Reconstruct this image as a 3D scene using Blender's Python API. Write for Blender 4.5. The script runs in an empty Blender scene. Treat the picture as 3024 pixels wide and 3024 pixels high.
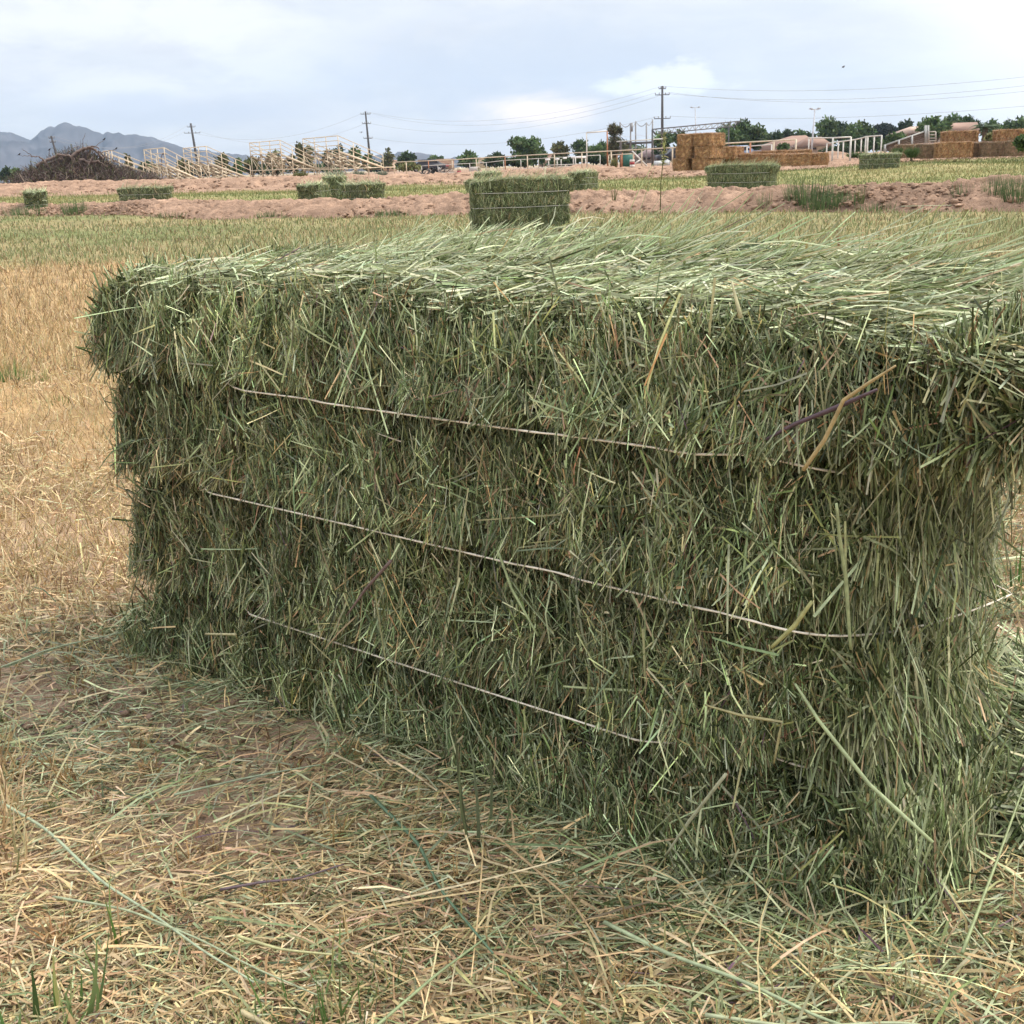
import bpy, math, random
import numpy as np
from mathutils import Matrix, Vector
rng = np.random.default_rng(7)
random.seed(7)
SC = bpy.context.scene
COL = SC.collection

# ------------------------------------------------------------------ camera
CAM_H, FPX, PITCH, ROLL = 0.78, 1180.0, math.radians(16.35), math.radians(2.0)
camd = bpy.data.cameras.new('camera'); cam = bpy.data.objects.new('camera', camd); COL.objects.link(cam)
camd.sensor_width = 36; camd.lens = FPX/1024*36; camd.clip_start = 0.05; camd.clip_end = 12000
CM = Matrix.Rotation(math.pi/2-PITCH, 3, 'X') @ Matrix.Rotation(-ROLL, 3, 'Z')
cam.matrix_world = Matrix.Translation((0, 0, CAM_H)) @ CM.to_4x4()
SC.camera = cam
SC.render.resolution_x = SC.render.resolution_y = 1024

# ------------------------------------------------------------------ light
SC.view_settings.view_transform = 'Standard'; SC.view_settings.look = 'None'
SC.view_settings.exposure = 0.5; SC.view_settings.gamma = 1.0; SC.view_settings.use_curve_mapping = False
SUN_AZ, SUN_EL = math.radians(78), math.radians(50)     # azimuth clockwise from +Y (the way the camera looks)
sd = bpy.data.lights.new('sun', 'SUN'); so = bpy.data.objects.new('sun', sd); COL.objects.link(so)
sd.energy = 2.7; sd.angle = math.radians(24); sd.color = (1.0, 0.93, 0.82)
SUNV = Vector((math.sin(SUN_AZ)*math.cos(SUN_EL), math.cos(SUN_AZ)*math.cos(SUN_EL), math.sin(SUN_EL)))
so.rotation_euler = SUNV.to_track_quat('Z', 'Y').to_euler()
so.location = (3, 3, 8)

def ray(u, v):
    d = CM @ Vector(((u-1512)/3024*1024/FPX, -(v-1512)/3024*1024/FPX, -1.0))
    return d/d.y
def X(u, D, v=490):                      # world x of photo column u at distance D
    return ray(u, v).x*D
def Z(u, v, D):
    return CAM_H + ray(u, v).z*D

class NT:
    """tiny helper for node trees"""
    def __init__(s, tree): s.t = tree; s.n = tree.nodes; s.l = tree.links
    def new(s, typ, **kw):
        n = s.n.new(typ)
        for k, v in kw.items():
            if k in n.bl_rna.properties: setattr(n, k, v)
        return n
    def link(s, a, b): s.l.new(a, b)
    def val(s, x):
        n = s.new('ShaderNodeValue'); n.outputs[0].default_value = x; return n.outputs[0]
    def math(s, op, a, b=None, c=None, clamp=False):
        n = s.new('ShaderNodeMath', operation=op); n.use_clamp = clamp
        for i, x in enumerate((a, b, c)):
            if x is None: continue
            if isinstance(x, (int, float)): n.inputs[i].default_value = x
            else: s.link(x, n.inputs[i])
        return n.outputs[0]
    def mix(s, fac, a, b, mode='MIX'):
        n = s.new('ShaderNodeMix', data_type='RGBA', blend_type=mode)
        for i, x in ((0, fac), (6, a), (7, b)):
            if isinstance(x, (int, float)): n.inputs[i].default_value = x
            elif isinstance(x, tuple): n.inputs[i].default_value = (*x, 1)
            else: s.link(x, n.inputs[i])
        return n.outputs[2]
    def noise(s, vec, scale, detail=4, rough=0.55, dist=0.0):
        n = s.new('ShaderNodeTexNoise'); n.inputs['Scale'].default_value = scale
        n.inputs['Detail'].default_value = detail; n.inputs['Roughness'].default_value = rough
        n.inputs['Distortion'].default_value = dist
        if vec is not None: s.link(vec, n.inputs['Vector'])
        return n.outputs['Fac']
    def rampv(s, x, a, b, lo=0.0, hi=1.0):
        n = s.new('ShaderNodeMapRange', interpolation_type='SMOOTHSTEP')
        for i, q in enumerate((x, a, b, lo, hi)):
            if isinstance(q, (int, float)): n.inputs[i].default_value = q
            else: s.link(q, n.inputs[i])
        return n.outputs[0]

world = bpy.data.worlds.new('World'); SC.world = world; world.use_nodes = True
w = NT(world.node_tree); w.n.clear()
sky = w.new('ShaderNodeTexSky'); sky.sky_type = 'NISHITA'; sky.sun_disc = False
sky.sun_elevation = SUN_EL; sky.sun_rotation = SUN_AZ; sky.dust_density = 1.5; sky.ozone_density = 1.2
geo = w.new('ShaderNodeTexCoord'); dirv = geo.outputs['Generated']
sep = w.new('ShaderNodeSeparateXYZ'); w.link(dirv, sep.inputs[0])
zz = w.math('MAXIMUM', sep.outputs[2], 0.0)
# cloud layer: direction projected on a plane overhead, softened at the horizon
den = w.math('ADD', zz, 0.16)
px = w.math('DIVIDE', sep.outputs[0], den); py = w.math('DIVIDE', sep.outputs[1], den)
cv = w.new('ShaderNodeCombineXYZ'); w.link(px, cv.inputs[0]); w.link(py, cv.inputs[1])
n1 = w.noise(cv.outputs[0], 0.85, 6, 0.55, 0.6)
n2 = w.noise(cv.outputs[0], 2.6, 5, 0.6, 0.3)
cloudm = w.rampv(n1, 0.33, 0.66, 0.86, 1.0)
shade = w.rampv(n2, 0.3, 0.7, 0.0, 1.0)
ccol = w.mix(shade, (4.05, 4.15, 4.4), (4.6, 4.65, 4.8))
base = w.mix(cloudm, sky.outputs[0], ccol)
# an overcast sky is brighter overhead than at the horizon
lift = w.rampv(zz, 0.15, 0.95, 1.0, 2.4)
lv = w.new('ShaderNodeVectorMath', operation='SCALE'); w.link(base, lv.inputs[0]); w.link(lift, lv.inputs['Scale']); base = lv.outputs[0]
# brightening towards the veiled sun and the right-hand side
dn = w.new('ShaderNodeVectorMath', operation='DOT_PRODUCT'); w.link(dirv, dn.inputs[0])
dn.inputs[1].default_value = Vector((math.sin(math.radians(52))*.94, math.cos(math.radians(52))*.94, .30)).normalized()
glow = w.rampv(dn.outputs['Value'], 0.78, 0.92, 0.0, 1.0)
base = w.mix(glow, base, (8.2, 8.0, 7.8))
# high bright streak and cumulus heads by direction (azimuth, elevation) with ragged edges
az = w.math('ARCTAN2', sep.outputs[0], sep.outputs[1]); el = w.math('ARCSINE', sep.outputs[2])
ev = w.new('ShaderNodeCombineXYZ'); w.link(az, ev.inputs[0]); w.link(w.math('MULTIPLY', el, 2.2), ev.inputs[1])
rag = w.noise(ev.outputs[0], 26, 6, 0.62, 0.2)
rag2 = w.noise(ev.outputs[0], 9, 5, 0.6, 0.3)
def puff(col, u, v, ru, rv, soft, strength, base_flat=True, ragk=1.0, tex=None):
    global base
    d = ray(u, v).normalized(); a0 = math.atan2(d.x, d.y); e0 = math.asin(d.z)
    k = 1024/3024/FPX
    dx = w.math('MULTIPLY', w.math('SUBTRACT', az, a0), 1/(ru*k))
    dy = w.math('MULTIPLY', w.math('SUBTRACT', el, e0), 1/(rv*k))
    if base_flat:                                  # flat underside
        dy = w.math('MAXIMUM', dy, w.math('MULTIPLY', dy, 3.0) if False else w.math('MULTIPLY', dy, -2.2))
    r = w.math('SQRT', w.math('ADD', w.math('MULTIPLY', dx, dx), w.math('MULTIPLY', dy, dy)))
    r = w.math('ADD', r, w.math('MULTIPLY', w.math('SUBTRACT', tex or rag, 0.5), 2.6*ragk))
    m = w.rampv(r, 1.0-soft, 1.0+soft*.3, strength, 0.0)
    base = w.mix(m, base, col)
puff((5.2, 5.2, 5.4), 330, 250, 420, 70, .8, .9, False, 1.5, rag2)
puff((5.0, 5.1, 5.4), 800, 190, 330, 70, .8, .8, False, 1.5, rag2)
puff((5.4, 5.4, 5.6), 350, 60, 700, 90, .9, .8, False, 1.5, rag2)
puff((3.55, 3.85, 4.4), 1500, 190, 560, 150, .9, .8, False, 1.2, rag2)
puff((3.6, 3.85, 4.35), 620, 330, 600, 50, .9, .7, False, 1.2, rag2)
puff((6.8, 5.9, 5.5), 1590, 325, 190, 50, .8, .95, False, 1.1, rag2)
puff((5.8, 5.75, 5.8), 1990, 235, 115, 62, .45, .85, True, .9)
puff((5.6, 5.8, 6.2), 1960, 258, 200, 26, .6, .9, False, .8)
bg = w.new('ShaderNodeBackground'); bg.inputs['Strength'].default_value = 0.15
w.link(base, bg.inputs['Color'])
wo = w.new('ShaderNodeOutputWorld'); w.link(bg.outputs[0], wo.inputs['Surface'])

# ------------------------------------------------------------------ noise
def _h(ix, iy, iz, seed):
    n = (ix.astype(np.int64)*374761393 + iy.astype(np.int64)*668265263 + iz.astype(np.int64)*2147483647 + seed*1274126177) & 0xffffffff
    n = ((n ^ (n >> 13))*1274126177) & 0xffffffff
    return ((n ^ (n >> 16)) & 0xffff)/65535.0
def vnoise(x, y, z=None, seed=0):
    x = np.asarray(x, float); y = np.asarray(y, float); z = np.zeros_like(x) if z is None else np.asarray(z, float)
    ix, iy, iz = np.floor(x), np.floor(y), np.floor(z)
    f = [x-ix, y-iy, z-iz]; f = [t*t*(3-2*t) for t in f]
    r = 0
    for a in (0, 1):
        for b in (0, 1):
            for c in (0, 1):
                r = r + _h(ix+a, iy+b, iz+c, seed)*(f[0] if a else 1-f[0])*(f[1] if b else 1-f[1])*(f[2] if c else 1-f[2])
    return r*2-1
def fbm(x, y, z=None, oct=4, seed=0, gain=.5):
    s = 0; a = 1; t = 0
    for i in range(oct):
        k = 2.03**i
        s = s + a*vnoise(np.asarray(x)*k, np.asarray(y)*k, None if z is None else np.asarray(z)*k, seed+i*17); t += a; a *= gain
    return s/t
def cells(x, y, seed=0):
    """distance to nearest and second nearest cell point, and the cell's random value"""
    ix, iy = np.floor(x), np.floor(y); d1 = np.full(x.shape, 9.); d2 = np.full(x.shape, 9.); cid = np.zeros(x.shape)
    for a in (-1, 0, 1):
        for b in (-1, 0, 1):
            jx, jy = ix+a, iy+b
            qx = jx+_h(jx, jy, jx*0, seed); qy = jy+_h(jx, jy, jx*0, seed+5)
            d = np.hypot(x-qx, y-qy); r = _h(jx, jy, jx*0, seed+9)
            m = d < d1
            d2 = np.where(m, d1, np.minimum(d2, d)); cid = np.where(m, r, cid); d1 = np.where(m, d, d1)
    return d1, d2, cid

# ------------------------------------------------------------------ mesh helpers
def mesh_np(name, V, F, mats=(), col=None, smooth=False):
    """V (n,3); F list of arrays (m,3)/(m,4) or one; col (n,3) vertex albedo"""
    me = bpy.data.meshes.new(name)
    if isinstance(F, np.ndarray): F = [F]
    F = [f for f in F if len(f)]
    V = np.asarray(V, np.float32)
    me.vertices.add(len(V)); me.vertices.foreach_set('co', V.ravel())
    loops = np.concatenate([f.ravel() for f in F]).astype(np.int32)
    tot = np.concatenate([np.full(len(f), f.shape[1]) for f in F]).astype(np.int32)
    st = np.concatenate([[0], np.cumsum(tot)[:-1]]).astype(np.int32)
    me.loops.add(len(loops)); me.loops.foreach_set('vertex_index', loops)
    me.polygons.add(len(tot)); me.polygons.foreach_set('loop_start', st); me.polygons.foreach_set('loop_total', tot)
    if smooth: me.polygons.foreach_set('use_smooth', np.ones(len(tot), bool))
    if col is not None:
        at = me.color_attributes.new('col', 'FLOAT_COLOR', 'POINT')
        c = np.ones((len(V), 4), np.float32); c[:, :3] = col; at.data.foreach_set('color', c.ravel())
    for m in mats: me.materials.append(m)
    me.update(calc_edges=True); me.validate()
    return me
def obj(name, me, parent=None, loc=None, rotz=None, **props):
    o = bpy.data.objects.new(name, me); COL.objects.link(o)
    if parent is not None: o.parent = parent
    if loc is not None: o.location = loc
    if rotz is not None: o.rotation_euler = (0, 0, rotz)
    for k, v in props.items(): o[k] = v
    return o
def thing(name, label, cat, loc=(0, 0, 0), rotz=0, group=None):
    o = obj(name, None, None, loc, rotz, label=label, category=cat)
    o.empty_display_size = .1
    if group: o['group'] = group
    return o
def copy_tree(o, parent=None):
    c = o.copy(); COL.objects.link(c); c.parent = parent
    for ch in list(o.children): copy_tree(ch, c)
    return c

class Geo:
    """collects boxes, tubes and raw faces into one mesh"""
    def __init__(s): s.V = []; s.Q = []; s.T = []; s.C = []; s.n = 0
    def add(s, V, Q=None, T=None, col=(1, 1, 1)):
        V = np.asarray(V, float); s.V.append(V)
        if Q is not None and len(Q): s.Q.append(np.asarray(Q)+s.n)
        if T is not None and len(T): s.T.append(np.asarray(T)+s.n)
        c = np.asarray(col, float); s.C.append(np.broadcast_to(c, (len(V), 3)) if c.ndim == 1 else c); s.n += len(V); return s
    def box(s, x0, x1, y0, y1, z0, z1, col=(1, 1, 1)):
        V = [(x, y, z) for z in (z0, z1) for y in (y0, y1) for x in (x0, x1)]
        return s.add(V, [(0, 2, 3, 1), (4, 5, 7, 6), (0, 1, 5, 4), (2, 6, 7, 3), (0, 4, 6, 2), (1, 3, 7, 5)], None, col)
    def obox(s, a, b, wid, hei, up=(0, 0, 1), col=(1, 1, 1)):
        a = np.array(a, float); b = np.array(b, float); d = b-a; d /= np.linalg.norm(d)
        up = np.array(up, float)
        if abs(d@up) > .99: up = np.array([1., 0, 0])
        sd_ = np.cross(d, up); sd_ /= np.linalg.norm(sd_); u = np.cross(sd_, d)
        V = []
        for p in (a, b):
            for i, j in ((-1, -1), (1, -1), (1, 1), (-1, 1)): V.append(p+sd_*i*wid/2+u*j*hei/2)
        return s.add(V, [(3, 2, 1, 0), (4, 5, 6, 7), (0, 1, 5, 4), (1, 2, 6, 5), (2, 3, 7, 6), (3, 0, 4, 7)], None, col)
    def tube(s, pts, rad, n=6, col=(1, 1, 1), cap=True):
        P = np.array(pts, float); m = len(P); R = np.broadcast_to(np.asarray(rad, float), (m,))
        T = np.gradient(P, axis=0); T /= np.linalg.norm(T, axis=1)[:, None]+1e-12
        ref = np.array([0, 0, 1.]) if abs(T[0, 2]) < .9 else np.array([1., 0, 0])
        V = []
        for i in range(m):
            a = np.cross(T[i], ref); a /= np.linalg.norm(a)+1e-9; b = np.cross(T[i], a)
            for k in range(n):
                t = 2*math.pi*k/n; V.append(P[i]+R[i]*(a*math.cos(t)+b*math.sin(t)))
        Q = [(i*n+k, (i+1)*n+k, (i+1)*n+(k+1) % n, i*n+(k+1) % n) for i in range(m-1) for k in range(n)]
        T_ = []
        if cap:
            V.append(P[0]); V.append(P[-1]); c0 = m*n
            T_ = [(c0, k, (k+1) % n) for k in range(n)]+[(c0+1, (m-1)*n+(k+1) % n, (m-1)*n+k) for k in range(n)]
        return s.add(V, Q, T_, col)
    def mesh(s, name, mats, smooth=False):
        F = []
        if s.Q: F.append(np.concatenate(s.Q))
        if s.T: F.append(np.concatenate(s.T))
        return mesh_np(name, np.concatenate(s.V), F, mats if isinstance(mats, (list, tuple)) else [mats], np.concatenate(s.C), smooth)
    def build(s, name, mat, parent=None, smooth=False, **props):
        return obj(name, s.mesh(name, mat, smooth), parent, **props)

def nrm(a): return a/(np.linalg.norm(a, axis=-1, keepdims=True)+1e-12)
class Blades:
    """many thin curved strips (hay, straw, grass, leaves, twigs)"""
    def __init__(s): s.V = []; s.F = []; s.C = []; s.n = 0
    def add(s, P, D, N, L, W, col, seg=2, bend=0.0, taper=.35, vfold=0.0):
        """P start points, D directions, N facing normals, L lengths, W widths, bend = sag along N*L"""
        n = len(P)
        if n == 0: return s
        D = nrm(D); S = nrm(np.cross(D, N)); N = np.cross(S, D)
        L = np.broadcast_to(L, (n,))[:, None]; W = np.broadcast_to(W, (n,))[:, None]; B = np.broadcast_to(bend, (n,))[:, None]
        rows = []
        for k in range(seg+1):
            t = k/seg
            c = P+D*L*t+N*B*L*(4*t*(1-t) if taper >= 0 else -t*t)
            wd = W*.5*(1-(1-abs(taper))*t)
            if vfold: rows += [c-S*wd+N*W*vfold*0, c+N*W*vfold, c+S*wd]
            else: rows += [c-S*wd, c+S*wd]
        m = 3 if vfold else 2; kk = m*(seg+1)
        V = np.stack(rows, 1).reshape(-1, 3)
        idx = (np.arange(n)*kk)[:, None]+s.n
        F = []
        for k in range(seg):
            for j in range(m-1):
                a = k*m+j; F.append(np.concatenate([idx+a, idx+a+1, idx+a+m+1, idx+a+m], 1))
        s.V.append(V); s.F.append(np.concatenate(F)); s.C.append(np.repeat(np.asarray(col, float), kk, 0)); s.n += len(V)
        return s
    def mesh(s, name, mat): return mesh_np(name, np.concatenate(s.V), np.concatenate(s.F), [mat], np.concatenate(s.C))
    def build(s, name, mat, parent=None, **props): return obj(name, s.mesh(name, mat), parent, **props)

def palette(n, entries, var=.22):
    """entries [(weight, rgb)]: one albedo per blade with small variation"""
    wt = np.array([e[0] for e in entries], float); wt /= wt.sum()
    c = np.array([e[1] for e in entries])[rng.choice(len(entries), n, p=wt)]
    return c*np.exp(rng.normal(0, var, (n, 1)))*np.exp(rng.normal(0, var*.25, (n, 3)))
def unit(n):
    return nrm(rng.normal(size=(n, 3)))

# ------------------------------------------------------------------ materials
def mat_new(name):
    m = bpy.data.materials.new(name); m.use_nodes = True; t = NT(m.node_tree); t.n.clear()
    out = t.new('ShaderNodeOutputMaterial'); return m, t, out
def attr_mat(name, trans=0.0, rough=.6, spec=.3, nscale=0, namp=.3, bump=0.0, bscale=20, metal=0.0, tint=(1, 1, 1)):
    m, t, out = mat_new(name)
    a = t.new('ShaderNodeAttribute'); a.attribute_name = 'col'; c = a.outputs['Color']
    tc = t.new('ShaderNodeTexCoord').outputs['Object']
    if tint != (1, 1, 1): c = t.mix(1.0, c, tint, 'MULTIPLY')
    if nscale:
        f = t.rampv(t.noise(tc, nscale, 5, .6), .25, .75, 1-namp, 1+namp)
        cc = t.new('ShaderNodeVectorMath', operation='SCALE'); t.link(c, cc.inputs[0]); t.link(f, cc.inputs['Scale']); c = cc.outputs[0]
    p = t.new('ShaderNodeBsdfPrincipled'); p.inputs['Roughness'].default_value = rough; p.inputs['Metallic'].default_value = metal
    p.inputs['Specular IOR Level'].default_value = spec; t.link(c, p.inputs['Base Color'])
    if bump:
        b = t.new('ShaderNodeBump'); b.inputs['Strength'].default_value = bump; b.inputs['Distance'].default_value = .02
        t.link(t.noise(tc, bscale, 6, .65), b.inputs['Height']); t.link(b.outputs[0], p.inputs['Normal'])
    if trans:
        tr = t.new('ShaderNodeBsdfTranslucent'); t.link(c, tr.inputs['Color'])
        mx = t.new('ShaderNodeMixShader'); mx.inputs[0].default_value = trans
        t.link(p.outputs[0], mx.inputs[1]); t.link(tr.outputs[0], mx.inputs[2]); t.link(mx.outputs[0], out.inputs[0])
    else: t.link(p.outputs[0], out.inputs[0])
    return m
M_blade = attr_mat('dry_grass_blade', trans=.16, rough=.45, spec=.35, nscale=90, namp=.25)
M_leaf = attr_mat('tree_leaf', trans=.2, rough=.6, spec=.2)
M_core = attr_mat('packed_hay', rough=.9, spec=.1, nscale=60, namp=.6, bump=1.0, bscale=90)
M_strawcore = attr_mat('packed_straw', rough=.9, spec=.1, nscale=5, namp=.5, bump=1.0, bscale=40)
M_paint = attr_mat('worn_paint', rough=.55, spec=.4, nscale=6, namp=.18)
M_metal = attr_mat('weathered_steel', rough=.5, spec=.5, nscale=4, namp=.2)
M_wall = attr_mat('stucco', rough=.9, spec=.1, nscale=2, namp=.12)
M_wood = attr_mat('weathered_wood', rough=.85, spec=.1, nscale=5, namp=.3)
M_twine = attr_mat('plastic_twine', rough=.5, spec=.3, nscale=150, namp=.2)
def soil_mat(name, scale=1.0):
    m, t, out = mat_new(name)
    a = t.new('ShaderNodeAttribute'); a.attribute_name = 'col'
    tc = t.new('ShaderNodeTexCoord').outputs['Object']
    f1 = t.rampv(t.noise(tc, 3.1*scale, 8, .65, .4), .3, .7, .78, 1.2)
    f2 = t.rampv(t.noise(tc, 60*scale, 4, .6), .3, .7, .85, 1.15)
    f = t.math('MULTIPLY', f1, f2)
    cc = t.new('ShaderNodeVectorMath', operation='SCALE'); t.link(a.outputs['Color'], cc.inputs[0]); t.link(f, cc.inputs['Scale'])
    p = t.new('ShaderNodeBsdfPrincipled'); p.inputs['Roughness'].default_value = .95; p.inputs['Specular IOR Level'].default_value = .1
    t.link(cc.outputs[0], p.inputs['Base Color'])
    b = t.new('ShaderNodeBump'); b.inputs['Strength'].default_value = .7; b.inputs['Distance'].default_value = .03/scale
    t.link(t.noise(tc, 25*scale, 8, .7), b.inputs['Height']); t.link(b.outputs[0], p.inputs['Normal'])
    t.link(p.outputs[0], out.inputs[0]); return m
M_soil = soil_mat('dry_soil'); M_clod = soil_mat('cloddy_soil', .6)

# ------------------------------------------------------------------ terrain
AZT = np.array([-.45, -.29, -.06, .136, .27, .37, .6])
def gz(x, y):
    """height of the ground away from the two dirt berms"""
    x = np.asarray(x, float); y = np.asarray(y, float)
    a = x/np.maximum(y, .5)
    zp = np.interp(a, AZT, [.58, .55, .44, .40, .45, .55, .6]); zg = np.interp(a, AZT, [.27, .27, .15, .22, .26, .40, .45])
    t = np.clip((y-20)/22, 0, 1); t = t*t*(3-2*t)
    t2 = np.clip((y-43)/4, 0, 1); t2 = t2*t2*(3-2*t2)
    r = zg*t*(1-t2)+zp*t2
    return r + np.where(y > 12, .012*vnoise(x*.3, y*.3, seed=3)*np.clip(y-12, 0, 6), 0) + .012*vnoise(x*1.3, y*1.3, seed=4)*np.clip(y, 0, 1)
def gzf(x, y): return float(gz(np.array([x]), np.array([y]))[0])

BP0, BP1 = np.array([-9.93, 27.0]), np.array([6.45, 15.48])      # front foot line of the first berm
bt = (BP1-BP0)/np.linalg.norm(BP1-BP0); bn = np.array([-bt[1], bt[0]])
SOIL = np.array([.315, .208, .145])
def lerp(a, b, t): return a*(1-t[..., None])+b*t[..., None]
def ground_col(x, y):
    n = fbm(x*.6, y*.6, oct=4, seed=11); n2 = fbm(x*2.5, y*2.5, oct=3, seed=21)
    c = np.broadcast_to(np.array([.42, .30, .205]), x.shape+(3,)).copy()                        # near soil with crushed straw
    gold = np.array([.37, .25, .125]); green = np.array([.17, .18, .075]); gold2 = np.array([.27, .22, .11])
    t = np.clip((y-2.2)/1.5+n*.3, 0, 1); c = lerp(c, gold, t)
    edge = np.where(x < 0, 11.5, 7.5+0*x)
    t = np.clip((y-edge)/1.5+n*.8, 0, 1); c = lerp(c, lerp(np.broadcast_to(green, c.shape), gold2, np.clip(.45+n*1.1, 0, 1)), t)
    sd_ = (x-BP0[0])*bn[0]+(y-BP0[1])*bn[1]
    t = np.clip((sd_-1.6)/.5, 0, 1); g3 = lerp(np.broadcast_to(np.array([.20, .21, .08]), c.shape), np.array([.30, .25, .12]), np.clip(.42+n*1.0, 0, 1)); c = lerp(c, g3, t)
    t = np.clip((y-43+n*1.5)/1.0, 0, 1); c = lerp(c, SOIL*np.array([.95, .95, .95]), t)
    t = np.clip((y-180)/60, 0, 1); c = lerp(c, np.array([.34, .28, .19]), t)
    return c*(1+.15*n2[..., None])
def make_ground():
    r = np.concatenate([np.geomspace(.18, 8, 330), np.geomspace(8, 60, 200)[1:], np.geomspace(60, 7000, 60)[1:]])
    a = np.concatenate([np.linspace(-.62, .62, 520), np.linspace(.62, 2*math.pi-.62, 70)[1:-1]])
    R, A = np.meshgrid(r, a, indexing='ij'); x = R*np.sin(A); y = R*np.cos(A)
    z = gz(x, y)
    near = np.clip(1-(R-3)/4, 0, 1)
    z = z+near*(.010*fbm(x*9, y*9, oct=4, seed=31)+.012*fbm(x*2.2, y*2.2, oct=2, seed=33))
    V = np.stack([x, y, z], -1).reshape(-1, 3); m, k = R.shape
    i = np.arange(m-1)[:, None]; j = np.arange(k)[None]; j2 = (j+1) % k
    Q = np.stack([i*k+j, i*k+j2, (i+1)*k+j2, (i+1)*k+j], -1).reshape(-1, 4)
    V = np.concatenate([V, [[0, 0, 0]]]); c0 = len(V)-1
    T = np.stack([np.full(k, c0), np.arange(k), (np.arange(k)+1) % k], 1)[:, ::-1]
    C = ground_col(V[:, 0], V[:, 1])
    obj('ground', mesh_np('ground', V, [Q, T], [M_soil], C, True), kind='structure')
make_ground()
def gnear(x, y):
    R = np.hypot(x, y); near = np.clip(1-(R-3)/4, 0, 1)
    return gz(x, y)+near*(.010*fbm(x*9, y*9, oct=4, seed=31)+.012*fbm(x*2.2, y*2.2, oct=2, seed=33))

def berm(name, P0, tdir, ndir, length, width, hfun, step, seed, clod, crack=1.0):
    nu, nv = int(length/step), int(width/step*1.3)
    U, Vv = np.meshgrid(np.linspace(0, length, nu), np.linspace(0, 1, nv), indexing='ij')
    s = Vv*width; wob = .25*fbm(U*.25, U*0, oct=3, seed=seed)*width*.4
    x = P0[0]+tdir[0]*U+ndir[0]*(s+wob); y = P0[1]+tdir[1]*U+ndir[1]*(s+wob)
    h = hfun(U)*(1+.35*fbm(U*.5, s*.5, oct=3, seed=seed+1))
    prof = np.clip(np.sin(math.pi*np.clip(Vv, 0, 1))**.8, 0, 1)
    env = np.clip(prof*3, 0, 1)
    d1, d2, cid = cells(x*clod+.6*fbm(x*3, y*3, oct=2, seed=seed+2), y*clod+.6*fbm(x*3+9, y*3, oct=2, seed=seed+3), seed)
    e1, e2, cid2 = cells(x*clod*2.6, y*clod*2.6, seed+50)
    edge = np.clip((d2-d1)/.11, 0, 1); edge2 = np.clip((e2-e1)/.14, 0, 1)
    sc = 1/clod
    z = gz(x, y)-.03+prof*h+env*sc*(.20*cid*edge-.34*(1-edge)*crack*np.clip(1.6*vnoise(x*.9,y*.9,seed=seed+8)+.5,0,1)+.13*cid2*edge2+.14*fbm(x*clod*3, y*clod*3, oct=3, seed=seed+4))
    col = SOIL*(1+.22*(cid-.5)[..., None]+.14*(cid2-.5)[..., None])*(1+.15*fbm(x*1.5, y*1.5, oct=3, seed=seed+6)[..., None])
    dark_patch = np.clip(vnoise(x*.35, y*.35, seed=seed+70)*3-1.7, 0, 1)  # sparse noise patches where the soil colour is darker
    col = col*(1-.35*dark_patch[..., None])
    i = np.arange(nu-1)[:, None]; j = np.arange(nv-1)[None]
    Q = np.stack([i*nv+j, (i+1)*nv+j, (i+1)*nv+j+1, i*nv+j+1], -1).reshape(-1, 4)
    V = np.stack([x, y, z], -1).reshape(-1, 3)
    return obj(name, mesh_np(name, V, Q, [M_clod], col.reshape(-1, 3), False), kind='structure')
berm('dirt_berm', BP0-bt*6-bn*.15, bt, bn, 34, 2.5, lambda u: np.interp(u, [0, 6, 26, 34], [.15, .18, .37, .42]), .036, 5, 3.4)
berm('dirt_berm', np.array([-24., 44.5]), np.array([1., 0]), np.array([0., 1.]), 50, 5.0,
     lambda u: .08+0*u, .09, 77, 2.2)
def clods(label, P0, n, length, width, s0, s1, seed, dens):
    V, F, C = [], [], []; t = (1+5**.5)/2
    ico = np.array([(-1, t, 0), (1, t, 0), (-1, -t, 0), (1, -t, 0), (0, -1, t), (0, 1, t), (0, -1, -t), (0, 1, -t), (t, 0, -1), (t, 0, 1), (-t, 0, -1), (-t, 0, 1)])/1.9
    T = np.array([(0, 11, 5), (0, 5, 1), (0, 1, 7), (0, 7, 10), (0, 10, 11), (1, 5, 9), (5, 11, 4), (11, 10, 2), (10, 7, 6), (7, 1, 8), (3, 9, 4), (3, 4, 2), (3, 2, 6), (3, 6, 8), (3, 8, 9), (4, 9, 5), (2, 4, 11), (6, 2, 10), (8, 6, 7), (9, 8, 1)])
    U = rng.uniform(0, length, n); S = width*rng.beta(1.6, 1.8, n); sz = s0*(s1/s0)**(rng.random(n)**2.2)
    P = np.stack([P0[0]+bt_[0]*U+bn_[0]*S, P0[1]+bt_[1]*U+bn_[1]*S], -1)
    z = gz(P[:, 0], P[:, 1])-.03+np.sin(math.pi*S/width)**.8*dens(U)
    sq = rng.uniform([.8, .8, .4], [1.4, 1.4, .8], (n, 3)); jit = 1+rng.normal(0, .33, (n, 12, 1)); a = rng.uniform(0, 6.3, n)
    L = ico[None]*jit*sq[:, None]*sz[:, None, None]; ca, sa = np.cos(a)[:, None], np.sin(a)[:, None]
    V = np.stack([L[..., 0]*ca-L[..., 1]*sa+P[:, :1], L[..., 0]*sa+L[..., 1]*ca+P[:, 1:], L[..., 2]+(z+sz*.25)[:, None]], -1).reshape(-1, 3)
    F = (T[None]+(np.arange(n)*12)[:, None, None]).reshape(-1, 3)
    C = np.repeat(SOIL*np.exp(rng.normal(.04, .12, (n, 1))), 12, 0)
    obj('soil_clods', mesh_np('soil_clods', V, F, [M_clod], C), kind='stuff', label=label, category='soil clods')
bt_, bn_ = bt, bn
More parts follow.
